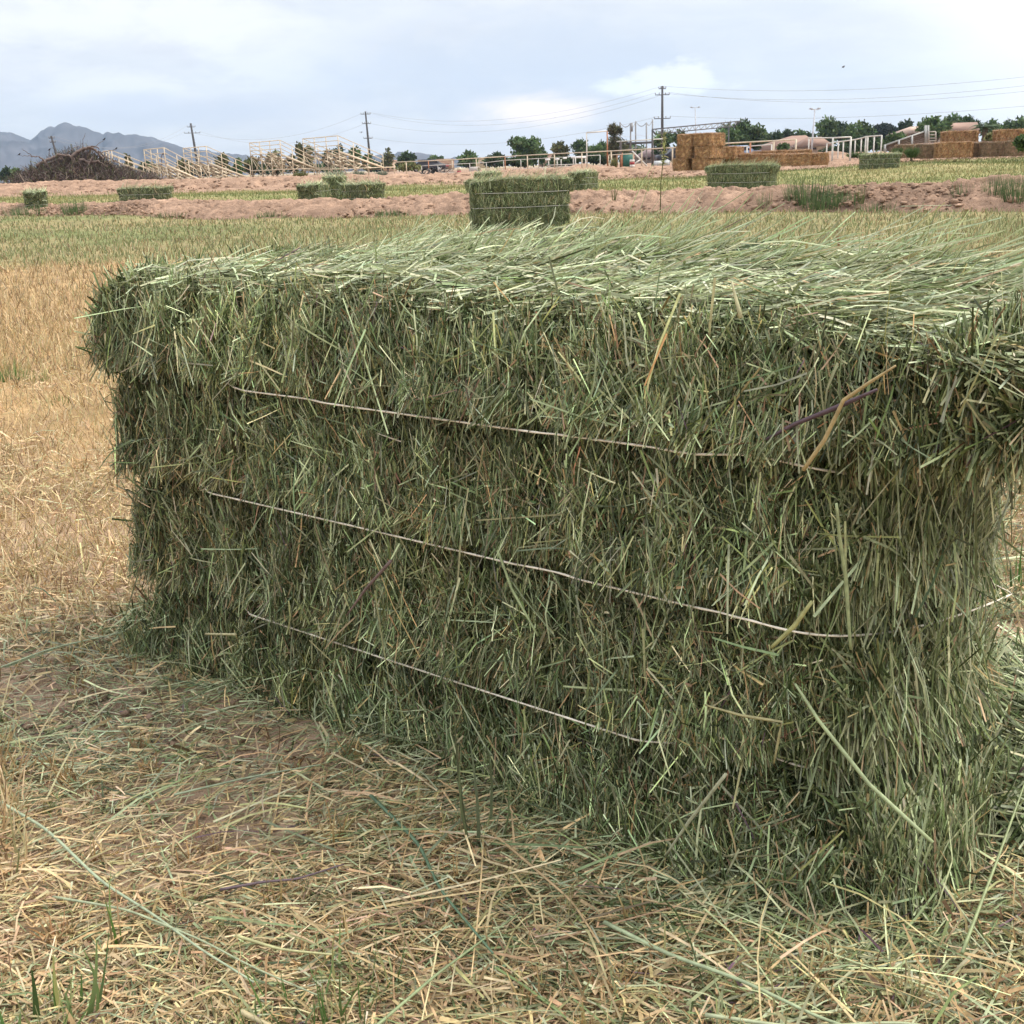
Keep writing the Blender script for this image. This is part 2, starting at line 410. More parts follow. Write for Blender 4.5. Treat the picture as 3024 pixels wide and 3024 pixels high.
clods('dry clods and crumbs of earth strewn over the near dirt berm', BP0-bt*6-bn*.3, 15000, 34, 2.7, .010, .055, 3, lambda u: np.interp(u, [0, 6, 26, 34], [.18, .2, .36, .4]))
bt_, bn_ = np.array([1., 0]), np.array([0., 1.])
clods('dry clods of earth strewn over the far dirt berm', np.array([-24., 44.]), 7000, 50, 5.0, .02, .08, 4, lambda u: .1)
# humps of loose dirt behind the second berm
def mound(name, x, y, rx, ry, h, seed, col=SOIL, clod=3.0):
    n = 46; g = np.linspace(-1, 1, n); A, B = np.meshgrid(g, g, indexing='ij')
    r = np.hypot(A, B); wx, wy = x+A*rx, y+B*ry
    d1, d2, cid = cells(wx*clod, wy*clod, seed)
    z = gz(wx, wy)-.04+h*np.clip(1-r**2, 0, 1)**.8*(1+.3*fbm(wx*1.2, wy*1.2, oct=3, seed=seed))+np.clip(1-r, 0, 1)*.12*cid
    i = np.arange(n-1)[:, None]; j = np.arange(n-1)[None]
    Q = np.stack([i*n+j, (i+1)*n+j, (i+1)*n+j+1, i*n+j+1], -1).reshape(-1, 4)
    V = np.stack([wx, wy, z], -1).reshape(-1, 3); C = col*(1+.12*(cid.reshape(-1, 1)-.5))
    return mesh_np(name, V, Q, [M_clod], C)
for i, (u, D, rx, ry, h) in enumerate([(155, 50, .8, 1.0, .22), (255, 50, .9, 1.0, .18), (2440, 66, 1.8, 2.0, .45), (2560, 80, 3, 2, .4), (1720, 84, 1.6, 1.2, .3), (2935, 68, 1.6, 1.5, .35)]):
    obj('dirt_mound', mound('dirt_mound', X(u, D), D, rx, ry, h, 200+i), kind='structure')

# mountains
def mountain():
    top = [(-900, 470), (-400, 430), (-150, 400), (0, 388), (38, 390), (60, 405), (85, 415), (95, 411), (115, 398), (130, 383), (145, 373), (152, 371), (162, 374), (180, 364), (195, 361), (208, 366), (218, 373), (235, 372), (250, 376),
           (275, 388), (300, 398), (308, 399), (315, 392), (330, 397), (355, 395), (375, 399), (395, 398), (420, 403), (455, 408), (480, 420), (500, 432), (530, 440), (575, 455), (600, 458), (615, 457), (635, 468), (700, 478), (800, 488), (1000, 482), (1120, 466), (1200, 486), (1500, 496)]
    D = 3000.
    us = np.linspace(-900, 1500, 500); tv = np.interp(us, [t[0] for t in top], [t[1] for t in top])+1.6*fbm(us/9, us*0, oct=3, seed=44)
    xs = np.array([X(u, D, 450) for u in us]); zs = np.array([Z(u, v, D) for u, v in zip(us, tv)])
    rows = []; nr = 40
    for k in range(nr):
        t = k/(nr-1)                     # 0 = foot in front, 1 = ridge, falling again behind
        yy = D-900*(1-t)
        zz_ = zs*t**1.25
        rug = fbm(xs/170, np.full_like(xs, yy/300.), oct=5, seed=91)
        rid = 1-np.abs(fbm(xs/110, np.full_like(xs, yy/500.), oct=4, seed=95))*2
        zz_ = zz_*(1+(1-t)*.7*rug)+(1-t)*t*rid*120
        rows.append(np.stack([xs*(yy/D), np.full_like(xs, yy)+40*rug, zz_], -1))
    for k in range(1, 8):
        rows.append(np.stack([xs, np.full_like(xs, D+k*120), zs*(1-k/7)*(1+.2*fbm(xs/150, xs*0+k, oct=3, seed=5))], -1))
    V = np.stack(rows, 0); m, k = V.shape[:2]
    V = V.reshape(-1, 3); i = np.arange(m-1)[:, None]; j = np.arange(k-1)[None]
    Q = np.stack([i*k+j, i*k+j+1, (i+1)*k+j+1, (i+1)*k+j], -1).reshape(-1, 4)
    n = fbm(V[:, 0]/60, V[:, 2]/30, oct=5, seed=3)[:, None]
    C = np.array([.07, .065, .07])*(1+.7*n)
    obj('mountains', mesh_np('mountains', V, Q, [M_wall], C, True), kind='structure')
mountain()

# ------------------------------------------------------------------ the big hay bale in front
GREEN = (.19, .235, .10); GREY = (.265, .29, .16); PALE = (.44, .47, .27); DARK = (.055, .075, .025); OLIVE = (.19, .20, .07)
STRAW = (.45, .34, .17); TAN = (.36, .24, .13); BROWN = (.17, .10, .05); PURP = (.13, .08, .10); FRESH = (.12, .25, .05)
SIDE = [(5, GREEN), (4, GREY), (2.9, (.50, .55, .31)), (6, DARK), (1.4, OLIVE), (.8, STRAW), (.7, TAN), (.5, BROWN), (.06, PURP)]  # dark and pale weights put gap shade and highlights into the stem colours
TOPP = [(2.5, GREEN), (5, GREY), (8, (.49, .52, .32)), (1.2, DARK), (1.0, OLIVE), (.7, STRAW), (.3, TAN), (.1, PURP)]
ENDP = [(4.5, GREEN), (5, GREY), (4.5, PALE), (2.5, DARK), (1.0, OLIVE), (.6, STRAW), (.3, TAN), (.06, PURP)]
BL, BD, BH = 1.25, .44, .62
ZS = (.485, .316, .135)
def groove(z, wd=.022):
    g = 0
    for s in ZS: g = g+np.exp(-((z-s)/wd)**2)
    return g
def hero_deform(x, y, z, nz=1.0):
    """(x 0..BL, y 0..BD, z 0..BH) box coordinates -> bale surface"""
    a = x/BL; b = y/BD
    side = np.sin(math.pi*np.clip(a, 0, 1))**.35
    g = groove(z)
    # front and back faces
    zc0 = z+.085*np.clip(b, 0, 1)**1.3*np.clip((a-.88)/.12, 0, 1)
    lip = 0.
    for i_, s_ in enumerate(ZS):
        am = .75+.5*vnoise(x*7, x*0+i_*3.3, seed=65); wv_ = .012*vnoise(x*5, x*0+i_*7.7, seed=66)
        lip = lip + .027*am*np.exp(-((zc0-s_-.030-wv_)/.024)**2) - .042*np.exp(-((zc0-s_+.004)/.017)**2) - .010*np.exp(-((zc0-s_+.03)/.03)**2)
    push = lip*nz + .014*nz*(fbm(x*7, z*5, y*4, oct=3, seed=61)) + .010*np.sin(x*2*math.pi/.115+2*fbm(x*2, z*2, oct=2, seed=63))
    push = push + (.012+.03*np.clip((.2-a)/.2, 0, 1)+.034*np.clip(a*1.6-.3, 0, 1))*np.clip(.10-z, 0, 1)/.10*nz
    fy = np.where(b < .5, -1, 1)*np.abs(b-.5)*2
    yy = y+fy*push
    # ends
    top = np.clip((z-.485)/.05, 0, 1); top = top*top*(3-2*top)
    right = np.clip((a-.9)/.1, 0, 1); left = np.clip((.08-a)/.08, 0, 1)
    zc = z+.085*np.clip(b, 0, 1)**1.3
    rz = -.075*np.exp(-((zc-.485)/.035)**2)-.075*np.exp(-((zc-.316)/.04)**2)-.085*np.exp(-((zc-.135)/.045)**2)
    rz = rz+.05*np.clip((.09-z)/.09, 0, 1)
    rz = rz+.13*top*(1-.5*np.clip((z-.56)/.07, 0, 1))
    ctr = 1-(2*b-1)**2
    xx = x+right*(rz+.05*ctr*(z < .62)-.03+.02*fbm(y*8, z*8, oct=3, seed=67))
    lz = .034*np.exp(-((z-.56)/.06)**2)-.008*np.exp(-((z-.485)/.03)**2)-.012*np.exp(-((z-.316)/.03)**2)-.02*np.exp(-((z-.135)/.03)**2)+.045*np.clip(.1-z, 0, .1)/.1
    xx = xx-left*(lz+.02*fbm(y*9, z*9, oct=3, seed=69))
    # rounded vertical corners at the near end
    yy = yy+right*.05*np.where(b < .25, (1-b/.25)**2, 0)*(z < .6)
    yy = yy + np.where(b < .3, .045*np.clip((z-.565)/.055, 0, 1)**2*(1-b/.3), 0)
    # top: swells towards the back
    tz = np.clip((z-.5)/.12, 0, 1)
    zz_ = z+tz*(.004+.022*np.clip(b, 0, 1)**1.5*np.clip(a*3-.3, 0, 1)+.016*fbm(x*4, y*5, oct=4, seed=71)-.022*right-.014*np.clip(1-b*6, 0, 1))
    return xx, yy, zz_
BA = np.array([.345, 1.09]); BB = np.array([-.617, 1.893]); BT = (BA-BB)/np.linalg.norm(BA-BB); BN = np.array([-BT[1], BT[0]])
YAW = math.atan2(BT[1], BT[0])
def tube_line(P, rad, n=6): return Geo().tube(P, rad, n)

def hero_bale():
    root = thing('hay_bale', 'big green hay bale in the foreground bound with three strings', 'hay bale', (BB[0], BB[1], 0.0), YAW, 'green hay bales on the mown field')
    # core ----------------------------------------------------------------
    G = Geo(); st = .0125
    def face(fn, nu, nv, flip=False):
        a, b = np.meshgrid(np.linspace(0, 1, nu), np.linspace(0, 1, nv), indexing='ij')
        x, y, z = fn(a, b); x, y, z = hero_deform(x, y, z)
        n = .004*fbm(x*60, y*60, z*60, oct=2, seed=5)
        V = np.stack([x, y, z+n], -1).reshape(-1, 3)
        V[:, 0] = .025+(V[:, 0]-.0)*.965; V[:, 1] = .033+V[:, 1]*.88; V[:, 2] *= .98
        i = np.arange(nu-1)[:, None]; j = np.arange(nv-1)[None]
        Q = np.stack([i*nv+j, (i+1)*nv+j, (i+1)*nv+j+1, i*nv+j+1], -1).reshape(-1, 4)
        if flip: Q = Q[:, ::-1]
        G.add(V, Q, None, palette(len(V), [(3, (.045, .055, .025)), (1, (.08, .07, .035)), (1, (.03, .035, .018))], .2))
    face(lambda a, b: (a*BL, a*0, b*BH), 100, 50); face(lambda a, b: (a*BL, a*0+BD, b*BH), 60, 40, True)
    face(lambda a, b: (a*0+BL, a*BD, b*BH), 36, 50); face(lambda a, b: (a*0, a*BD, b*BH), 36, 50, True)
    face(lambda a, b: (a*BL, b*BD, a*0+BH), 100, 36)
    G.build('packed_core', M_core, root)
    B = Blades()
    UP = np.array([0, 0, 1.])
    def place(x, y, z, out):
        X_, Y_, Z_ = hero_deform(x, y, z); return np.stack([X_, Y_, Z_], -1)+out
    def facing(n, base, spread): return nrm(np.asarray(base)+rng.normal(0, spread, (n, 3)))
    # front face: short cut stems, mostly upright, crossed at random
    def front(n, L0, L1, ang, w0, w1, pal, din, dout, back=False, clump=0, kink=.05, pb=0.):
        m = n//clump if clump else n
        x = rng.uniform(-.01, BL, m); z = rng.uniform(0.0, BH+.005, m); th = rng.normal(0, ang, m)
        dp = rng.uniform(-din, dout, m); tan_ = rng.normal(0, .25, m); cf = np.exp(rng.normal(0, .22, m))
        if clump:
            k = np.repeat(np.arange(m), clump); n = len(k); sp = .0065
            x, z, th, dp, tan_, cf = x[k]+rng.normal(0, sp, n), z[k]+rng.normal(0, sp*1.2, n), th[k]+rng.normal(0, .17, n), dp[k]+rng.normal(0, .003, n), tan_[k]+rng.normal(0, .1, n), cf[k]
        else: n = m
        z = np.clip(z, .0, BH+.005); y = np.full(n, BD if back else 0.)
        wave = .55*fbm(x*6, z*7, oct=2, seed=101); th = th+wave
        wild = rng.random(n) < .08; th = np.where(wild, rng.uniform(-1.5, 1.5, n), th)
        # just above each string the stems are squeezed outwards and hang over it
        over = sum(np.exp(-((z-s-.03)/.022)**2) for s in ZS); sgn = 1 if back else -1
        dp = dp-.016*sum(np.exp(-((z-s)/.016)**2) for s in ZS)
        dn_ = np.where(rng.random(n) < .5+.4*over, -1, 1)
        D = np.stack([np.sin(th), sgn*over*.45*(dn_ < 0)+tan_, np.cos(th)*dn_], -1)
        N = facing(n, (0, sgn, .1), .6); L = rng.uniform(L0, L1, n)*np.exp(rng.normal(0, .2, n))
        P = place(x, y, z, np.stack([0*x, sgn*dp, 0*x], -1)); P = P-nrm(D)*L[:, None]*.5; P[:, 2] = np.maximum(P[:, 2], .002)
        C = palette(n, pal, .3)*cf[:, None]; k1 = fbm(x*3.2, z*3.6, oct=3, seed=501)[:, None]
        k2 = np.clip(fbm(x*4.5, z*3, oct=3, seed=503)*1.1+.65*np.exp(-((x-.93)/.2)**2-((z-.56)/.06)**2)-.48+pb, 0, .85)[:, None]
        C = C*(1+.35*k1)*(1-k2)+k2*C*np.array([1.45, .98, .72])
        B.add(P, D, N, L, rng.uniform(w0, w1, n)*(1-.35*(L/L1 < .5)), C, 2, rng.normal(0, kink, n), .7)
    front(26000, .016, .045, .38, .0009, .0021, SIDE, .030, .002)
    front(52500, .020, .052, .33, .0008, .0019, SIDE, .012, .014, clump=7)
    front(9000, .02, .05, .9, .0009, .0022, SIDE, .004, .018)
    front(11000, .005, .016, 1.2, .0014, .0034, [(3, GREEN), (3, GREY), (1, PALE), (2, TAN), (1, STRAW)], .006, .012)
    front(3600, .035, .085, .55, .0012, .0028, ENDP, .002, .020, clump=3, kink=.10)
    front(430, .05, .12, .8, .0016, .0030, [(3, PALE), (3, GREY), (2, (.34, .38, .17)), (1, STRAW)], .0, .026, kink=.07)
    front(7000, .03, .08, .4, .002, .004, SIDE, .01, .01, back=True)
    # right-hand end: longer stems, layered flake
    def end(n, L0, L1, ang, w0, w1, pal, off, zlo=0., zhi=BH, left=False, bias=0.0, droop=0.0):
        y = rng.uniform(0, BD, n); z = rng.uniform(zlo, zhi, n); x = np.full(n, 0. if left else BL)
        sgn = -1 if left else 1
        th = rng.normal(bias, ang, n)+.6*fbm(y*5, z*5, oct=2, seed=111)
        wild = rng.random(n) < .14; th = np.where(wild, rng.uniform(-1.5, 1.5, n), th)
        sg = np.where(rng.random(n) < .5, -1, 1)
        D = np.stack([sgn*np.abs(rng.normal(droop, .25, n)), np.sin(th), np.cos(th)*np.where(droop > 0, -1, sg)], -1)
        L = rng.uniform(L0, L1, n); N = facing(n, (sgn, -.2, .15), .5)
        P = place(x, y, z, np.stack([sgn*(rng.random(n)*off-.008-.020*sum(np.exp(-((z+.085*(y/BD)**1.3-s)/.018)**2) for s in ZS)*(not left)), 0*x, 0*x], -1))-nrm(D)*L[:, None]*.45
        P[:, 2] = np.maximum(P[:, 2], .003)
        B.add(P, D, N, L, rng.uniform(w0, w1, n), palette(n, pal), 3, rng.normal(0, .07, n), .75)
    end(27000, .03, .10, .42, .0010, .0026, ENDP, .022)
    end(1700, .10, .19, .6, .0016, .0032, ENDP, .035)
    end(6000, .06, .15, .3, .0014, .0030, ENDP, .03, 0.0, .13, bias=-.1, droop=.35)
    end(4500, .05, .13, .3, .0013, .0028, ENDP, .03, .16, .30, bias=.2, droop=.1)
    end(9000, .04, .10, .6, .0013, .0028, SIDE, .03, .50, BH)
    end(6500, .04, .10, .5, .0018, .0038, SIDE, .03, left=True)
    end(3500, .04, .09, .5, .0015, .003, SIDE, .034, .5, BH, left=True)
    # top: long pale stems lying towards the near end
    def top(n, L0, L1, w0, w1, pal, off, lift=.10, yhi=1.0, ang=.5, ylo=0., xb=0):
        x = rng.uniform(-.02, BL+.09, n) if not xb else BL*rng.beta(2.2, 1.3, n)+.06
        y = rng.uniform(ylo, yhi, n)*BD; z = np.full(n, BH)
        th = rng.normal(.35, ang, n)+.8*fbm(x*5, y*7, oct=2, seed=121)+np.where(rng.random(n) < .25, rng.uniform(-1.5, 1.5, n), 0)
        D = np.stack([np.cos(th), np.sin(th), rng.normal(lift, .17, n)], -1)
        L = rng.uniform(L0, L1, n); N = facing(n, (0, 0, 1), .5)
        P = place(np.minimum(x, BL), y, z, np.stack([np.maximum(x-BL, 0)*.9, 0*x, rng.random(n)*off-.008], -1))-nrm(D)*L[:, None]*.4
        B.add(P, D, N, L, rng.uniform(w0, w1, n), palette(n, pal), 2, rng.normal(0, .06, n), .6)
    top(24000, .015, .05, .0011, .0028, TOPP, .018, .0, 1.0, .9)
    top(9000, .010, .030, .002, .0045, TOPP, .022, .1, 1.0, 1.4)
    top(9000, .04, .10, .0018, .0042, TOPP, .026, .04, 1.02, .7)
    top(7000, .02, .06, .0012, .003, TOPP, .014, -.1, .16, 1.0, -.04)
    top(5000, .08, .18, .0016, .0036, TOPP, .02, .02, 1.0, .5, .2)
    # loose heap along the back edge, long stems swept towards the right
    def sweep(n, x0, x1, y0, y1, L0, L1, el0, el1, az0, az1, w0, w1, pal, h, bend=-.12):
        x = rng.uniform(x0, x1, n); y = rng.uniform(y0, y1, n)
        el = rng.uniform(el0, el1, n); th = rng.uniform(az0, az1, n)
        D = np.stack([np.cos(th)*np.cos(el), np.sin(th)*np.cos(el), np.sin(el)], -1)
        L = rng.uniform(L0, L1, n)
        P = place(np.clip(x, 0, BL), np.clip(y, 0, BD), np.full(n, BH), np.stack([x-np.clip(x, 0, BL), y-np.clip(y, 0, BD), rng.uniform(-.02, h, n)], -1))-nrm(D)*.02
        B.add(P, D, facing(n, (.3, -1, .5), .6), L, rng.uniform(w0, w1, n), palette(n, pal, .16), 4, rng.normal(.04, .06, n), .45)
    LONG = [(6, (.48, .515, .31)), (3, (.34, .40, .21)), (3, GREY), (.7, (.42, .40, .2)), (.3, STRAW), (.1, PURP)]
    sweep(900, .30, 1.38, .20, .50, .03, .09, -.2, .3, -1.3, 1.2, .0013, .0030, LONG, .012)
    sweep(300, .42, 1.40, .30, .48, .05, .13, .0, .45, -.9, .5, .0014, .0034, LONG, .015)
    sweep(1500, 1.1, 1.36, .0, .48, .04, .12, -.35, .15, -1.0, .7, .0014, .0034, LONG, .006)
    sweep(1300, .24, .66, .22, .47, .03, .09, -.1, .6, -1.5, 2.0, .0012, .003, LONG, .04)
    sweep(220, 0, .3, .0, .45, .04, .09, .2, 1.2, -2, 2, .0012, .0026, SIDE, .01)
    # tufts: stems fanning out of one spot
    def tufts(m, x0, x1, y0, y1, el0, el1, a0, a1, L0, L1, k, h=.01):
        for i in range(m):
            x = rng.uniform(x0, x1); y = rng.uniform(y0, y1); e = rng.uniform(el0, el1); a = rng.uniform(a0, a1); L_ = rng.uniform(L0, L1)
            sweep(int(k*rng.uniform(.6, 1.4)), x-.012, x+.012, y-.012, y+.012, L_*.45, L_, e-.16, e+.16, a-.3, a+.3, .0013, .0034, LONG, h)
    tufts(46, .26, .68, .26, .46, .15, .8, -.9, .8, .05, .10, 26, .03)
    tufts(54, .62, 1.40, .34, .48, .18, .8, -.95, .3, .08, .18, 15)
    tufts(34, .4, 1.38, .05, .36, .05, .5, -2.2, 1.4, .03, .08, 12, .0)
    sweep(190, .62, 1.40, .30, .48, .12, .25, .12, .48, -.65, -.05, .0018, .0036, LONG, .02, .02)
    tufts(5, .68, .78, .40, .46, .5, .85, -.65, -.3, .15, .21, 9)
    tufts(7, 0., .2, .05, .4, .5, 1.2, -1.5, 3, .04, .09, 10)
    # fringe at the foot
    n = 2600; x = rng.uniform(-.05, BL+.0, n); th = rng.normal(0, .6, n); lf = np.clip((.25-x)/.25, 0, 1)
    D = np.stack([np.sin(th)-.6*lf, -np.abs(rng.normal(.12, .2, n))-.3*lf, -np.cos(th)], -1)
    P = np.stack([x, rng.normal(-.004, .010, n), rng.uniform(.015, .08, n)], -1)
    L = np.minimum(rng.uniform(.03, .09, n), P[:, 2]*1.1/np.maximum(.2, np.cos(th)))
    B.add(P, D, facing(n, (0, -1, .0), .5), L, rng.uniform(.0012, .0028, n), palette(n, SIDE), 2, rng.normal(0, .08, n), .6)
    B.build('hay_stems', M_blade, root, kind='stuff')
    # strings ----------------------------------------------------------------
    for zi, xa, xb in zip(ZS, (.20, .10, .17), (1.17, 1.25, 1.10)):
        pts = []; j = {.485: 0, .316: 1, .135: 2}[zi]
        for x in np.linspace(.0, BL-.13, 90):
            vis = np.clip((x-xa)/.12, 0, 1)*np.clip((xb-x)/.10, 0, 1)
            bury = float(np.clip(vnoise(np.array([x*9+j*5.1]), np.array([j*2.2]), seed=91)[0]*2.2-.9, 0, 1))
            pts.append((x, .036-.054*float(vis)+.009*bury, zi+.0015*math.sin(x*3+zi*20)))
        x0, y0 = pts[-1][0], pts[-1][1]
        ey = (BL+.012, BL+.018, BL+.01)[j]
        for t in np.linspace(0, 1, 40)[1:]:                       # round the near corner and along the end
            ang = t*math.pi/2
            pts.append((x0+(ey-x0)*math.sin(ang)**.62, y0+(BD-y0)*(1-math.cos(ang)), zi-.085*t**1.3))
        for x in np.linspace(BL-.12, .03, 12): pts.append((x, BD+.018, zi-.05*(x/BL)))
        pts.append((-.03, BD-.08, zi)); pts.append((-.045, BD/2, zi)); pts.append((-.03, .06, zi)); pts.append(pts[0])
        P = np.array(pts); G2 = Geo(); G2.tube(P, 0.00128+.0002*np.sin(np.arange(len(P))*1.7), 6, (.80, .73, .60), cap=False)
        G2.build('string', M_twine, root, smooth=True)
    # distinct stalks hanging on the bale, placed on its front or end plane
    Mi = Matrix.Translation((BB[0], BB[1], 0)) @ Matrix.Rotation(YAW, 4, 'Z'); Mi = Mi.inverted()
    def onface(pts, out, end_=False):
        r = []
        for q in pts:
            u, v, o_ = (*q, 0)[:3]
            d = ray(u*3024/1932, v*3024/1932)
            if end_: P0 = BA+BT*(out+.0); nn = BT
            else: P0 = BA-BN*(out+o_); nn = BN
            t = float(P0@nn)/(d.x*nn[0]+d.y*nn[1])
            r.append(tuple(Mi @ Vector((d.x*t, d.y*t, CAM_H+d.z*t))))
        return r
    for lab, pts, out, end_, rad, c in [
        ('dark purple stalk slanting across the upper near corner', [(1440, 832), (1500, 800), (1580, 768), (1655, 735)], .03, False, (.0014, .0022, .0026, .0014), (.10, .065, .075)),
        ('bent straw coloured stalk beside the purple one', [(1516, 887), (1556, 830), (1592, 755), (1640, 722), (1690, 690)], .042, False, (.0022, .0022, .002, .0016, .001), (.42, .32, .15)),
        ('purple brown stalk under the middle string', [(655, 1160), (690, 1112), (738, 1058)], .035, False, (.0012, .0022, .0026), (.22, .15, .13)),
        ('long pale green stalk hanging on the near end', [(1578, 950), (1584, 1010), (1596, 1090), (1600, 1150), (1605, 1225)], -.01, True, (.0014, .0018, .0022, .002, .0016), (.36, .42, .22)),
        ('bright green bent stalk on the near end', [(1455, 1222), (1500, 1180), (1532, 1135)], .03, False, (.002, .0026, .002), (.42, .42, .18)),
        ('long pale stalk crossing the foot of the near end', [(1500, 1290), (1545, 1360), (1640, 1480), (1760, 1590)], .06, False, (.0014, .002, .0022, .002), (.36, .42, .22)),
        ('pale flat blade sticking out low at the near corner', [(1255, 1615), (1300, 1550), (1370, 1460)], .07, False, (.0012, .002, .002), (.42, .42, .27)),
        ('kinked tan leaf below the near end of the middle string', [(1330, 1330), (1400, 1350), (1475, 1362), (1460, 1440)], .045, False, (.001, .0018, .0018, .001), (.40, .36, .18)),
        ('pale stalk hanging over the top edge at the near corner', [(1380, 470+60), (1398, 600)], .03, False, (.001, .0024), (.50, .48, .28)),
        ('thin pale stalk falling across the middle of the front', [(940, 1040), (965, 1110), (1015, 1200)], .035, False, (.0018, .002, .0014), (.34, .40, .2)),
        ('short straw stick poking out under the middle string', [(388, 1196), (445, 1197)], .04, False, (.002, .0022), (.5, .45, .25)),
        ('long thin green stalk down the near end', [(1640, 790), (1700, 880), (1850, 1040)], .0, True, (.001, .0026, .0018), (.30, .42, .14)),
    ]:
        P = np.array(onface(pts, out, end_)); m = len(P)
        tt = np.linspace(0, m-1, 4*(m-1)+1); Pi = np.stack([np.interp(tt, range(m), P[:, k]) for k in range(3)], -1); Ri = np.interp(tt, range(m), rad)
        Geo().tube(Pi, Ri, 5, c).build('stalk', M_blade, root, True, label=lab)
    return root
hero = hero_bale()

# ------------------------------------------------------------------ bales further away
def far_bale_mesh(name, L, Dp, H, nbl, pal, corecol, mat, seed, strings=True, wmul=1.0, lmul=1.0, up=True):
    """returns core mesh, stem mesh, string meshes; origin at the centre of the base"""
    G = Geo(); r = np.random.default_rng(seed)
    zs = [H*.77, H*.5, H*.22]
    def dfm(x, y, z):
        g = sum(np.exp(-((z-s)/(.05*H))**2) for s in zs)*(1 if strings else .3)
        k = 1-.10*g+.09*fbm(x*5+seed, y*5, z*5, oct=3, seed=seed)
        e = 1+(.08*np.clip(z/H-.72, 0, .28)/.28-.05*g*.6 if strings else 0)
        cx = np.abs(x)/(L/2); cy = np.abs(y)/(Dp/2)
        rd = 1-(.045 if strings else .085)*np.clip(cx, 0, 1)**8*np.clip(cy, 0, 1)**8
        return x*e*rd*(1+.03*fbm(y*7, z*7+seed, oct=2, seed=seed+2)), y*k*rd, z*(1+.06*fbm(x*5, y*5, oct=3, seed=seed+3)*(z > .3*H))-.02*H*(cx > .97)*(z > .9*H)
    def face(fn, nu, nv, flip):
        a, b = np.meshgrid(np.linspace(0, 1, nu), np.linspace(0, 1, nv), indexing='ij')
        V = np.stack(dfm(*fn(a, b)), -1).reshape(-1, 3)
        i = np.arange(nu-1)[:, None]; j = np.arange(nv-1)[None]
        Q = np.stack([i*nv+j, (i+1)*nv+j, (i+1)*nv+j+1, i*nv+j+1], -1).reshape(-1, 4)
        G.add(V, Q[:, ::-1] if flip else Q, None, palette(len(V), corecol, .18))
    for s, fl in ((-1, False), (1, True)):
        face(lambda a, b: ((a-.5)*L, a*0+s*Dp/2, b*H), 24, 12, fl)
        face(lambda a, b: (a*0-s*L/2, (a-.5)*Dp, b*H), 10, 12, not fl if False else (s == -1) == False)
    face(lambda a, b: ((a-.5)*L, (b-.5)*Dp, a*0+H), 24, 10, False)
    core = G.mesh(name+'_core', mat)
    B = Blades()
    w_ = np.array([L*H, L*H, Dp*H, Dp*H, L*Dp*1.3]); cnt = (w_/w_.sum()*nbl).astype(int)
    for k, n in enumerate(cnt):
        a = rng.uniform(-.5, .5, n); b = rng.random(n)
        if k < 2: x, y, z = a*L, np.full(n, (-1, 1)[k]*Dp/2), b*H; N0 = (0, (-1, 1)[k], 0)
        elif k < 4: x, y, z = np.full(n, (-1, 1)[k-2]*L/2), a*Dp, b*H; N0 = ((-1, 1)[k-2], 0, 0)
        else: x, y, z = a*L, (b-.5)*Dp, np.full(n, H); N0 = (0, 0, 1)
        P = np.stack(dfm(x, y, z), -1); T = unit(n)
        if k < 4: T[:, 2] *= 2.2; T[:, 0 if k >= 2 else 1] *= .3
        else: T[:, 2] = np.abs(T[:, 2])*.35
        T = nrm(T); Ln = rng.uniform(.04, .11, n)*lmul
        N = nrm(np.array(N0)+rng.normal(0, .5, (n, 3)))
        P = P+np.array(N0)*rng.uniform(-.004, .014, (n, 1))*lmul-T*Ln[:, None]*.5
        pl = pal if k < 4 else [(q[0]*(2.5 if q[1] in (PALE, GREY) else 1), q[1]) for q in pal]
        B.add(P, T, N, Ln, rng.uniform(.003, .007, n)*wmul, palette(n, pl), 1, 0, .6)
    if up:
        n = nbl//14; x = rng.uniform(-.5, .5, n)*L; y = rng.uniform(-.5, .5, n)*Dp
        P = np.stack([x, y, np.full(n, H-.01)], -1); T = nrm(np.stack([rng.normal(.6, .4, n), rng.normal(0, .4, n), rng.uniform(.1, .7, n)], -1))
        B.add(P, T, unit(n), rng.uniform(.06, .2, n)*lmul, rng.uniform(.003, .006, n)*wmul, palette(n, [(3, PALE), (2, GREY), (1, STRAW)] if strings else pal), 2, .05, .4)
    stems = B.mesh(name+'_stems', M_blade)
    ss = []
    if strings:
        for zq in zs[:2]:
            h = .006
            P = [(-L/2*.985-h, -Dp/2*.96, zq), (-L/2*.96, -Dp/2*.97-h, zq+.004), (0, -Dp/2*.985-h, zq-.004), (L/2*.96, -Dp/2*.97-h, zq), (L/2*.97+h, -Dp/2*.93, zq), (L/2*.97+h, Dp/2*.93, zq-.01), (0, Dp/2+h, zq), (-L/2*.97-h, Dp/2*.93, zq)]
            P.append(P[0]); ss.append(Geo().tube(P, .0035, 4, (.5, .48, .42), cap=False).mesh('string', M_twine))
    return core, stems, ss
def place_bale(ms, label, cat, group, loc, rotz, name, tiny=False):
    t = thing(name, label, cat, loc, rotz, group)
    obj('packed_core', ms[0], t); obj('stems' if name == 'straw_bale' else 'hay_stems', ms[1], t, kind='stuff')
    for s in ms[2]: obj('string', s, t)
    return t
GSIDE = [(4, GREEN), (5, GREY), (2.2, PALE), (3, DARK), (2, OLIVE), (.6, STRAW)]
CORG = [(3, (.10, .115, .06)), (1, (.15, .155, .085))]
hb_near = far_bale_mesh('hay', 1.24, .46, .60, 11000, GSIDE, CORG, M_core, 31)
hb_a = far_bale_mesh('hay', 1.18, .46, .56, 2600, GSIDE, CORG, M_core, 41, True, 2.0, 1.3)
hb_b = far_bale_mesh('hay', 1.12, .46, .56, 2600, GSIDE, CORG, M_core, 43, True, 2.0, 1.3)
HG = 'green hay bales on the mown field'
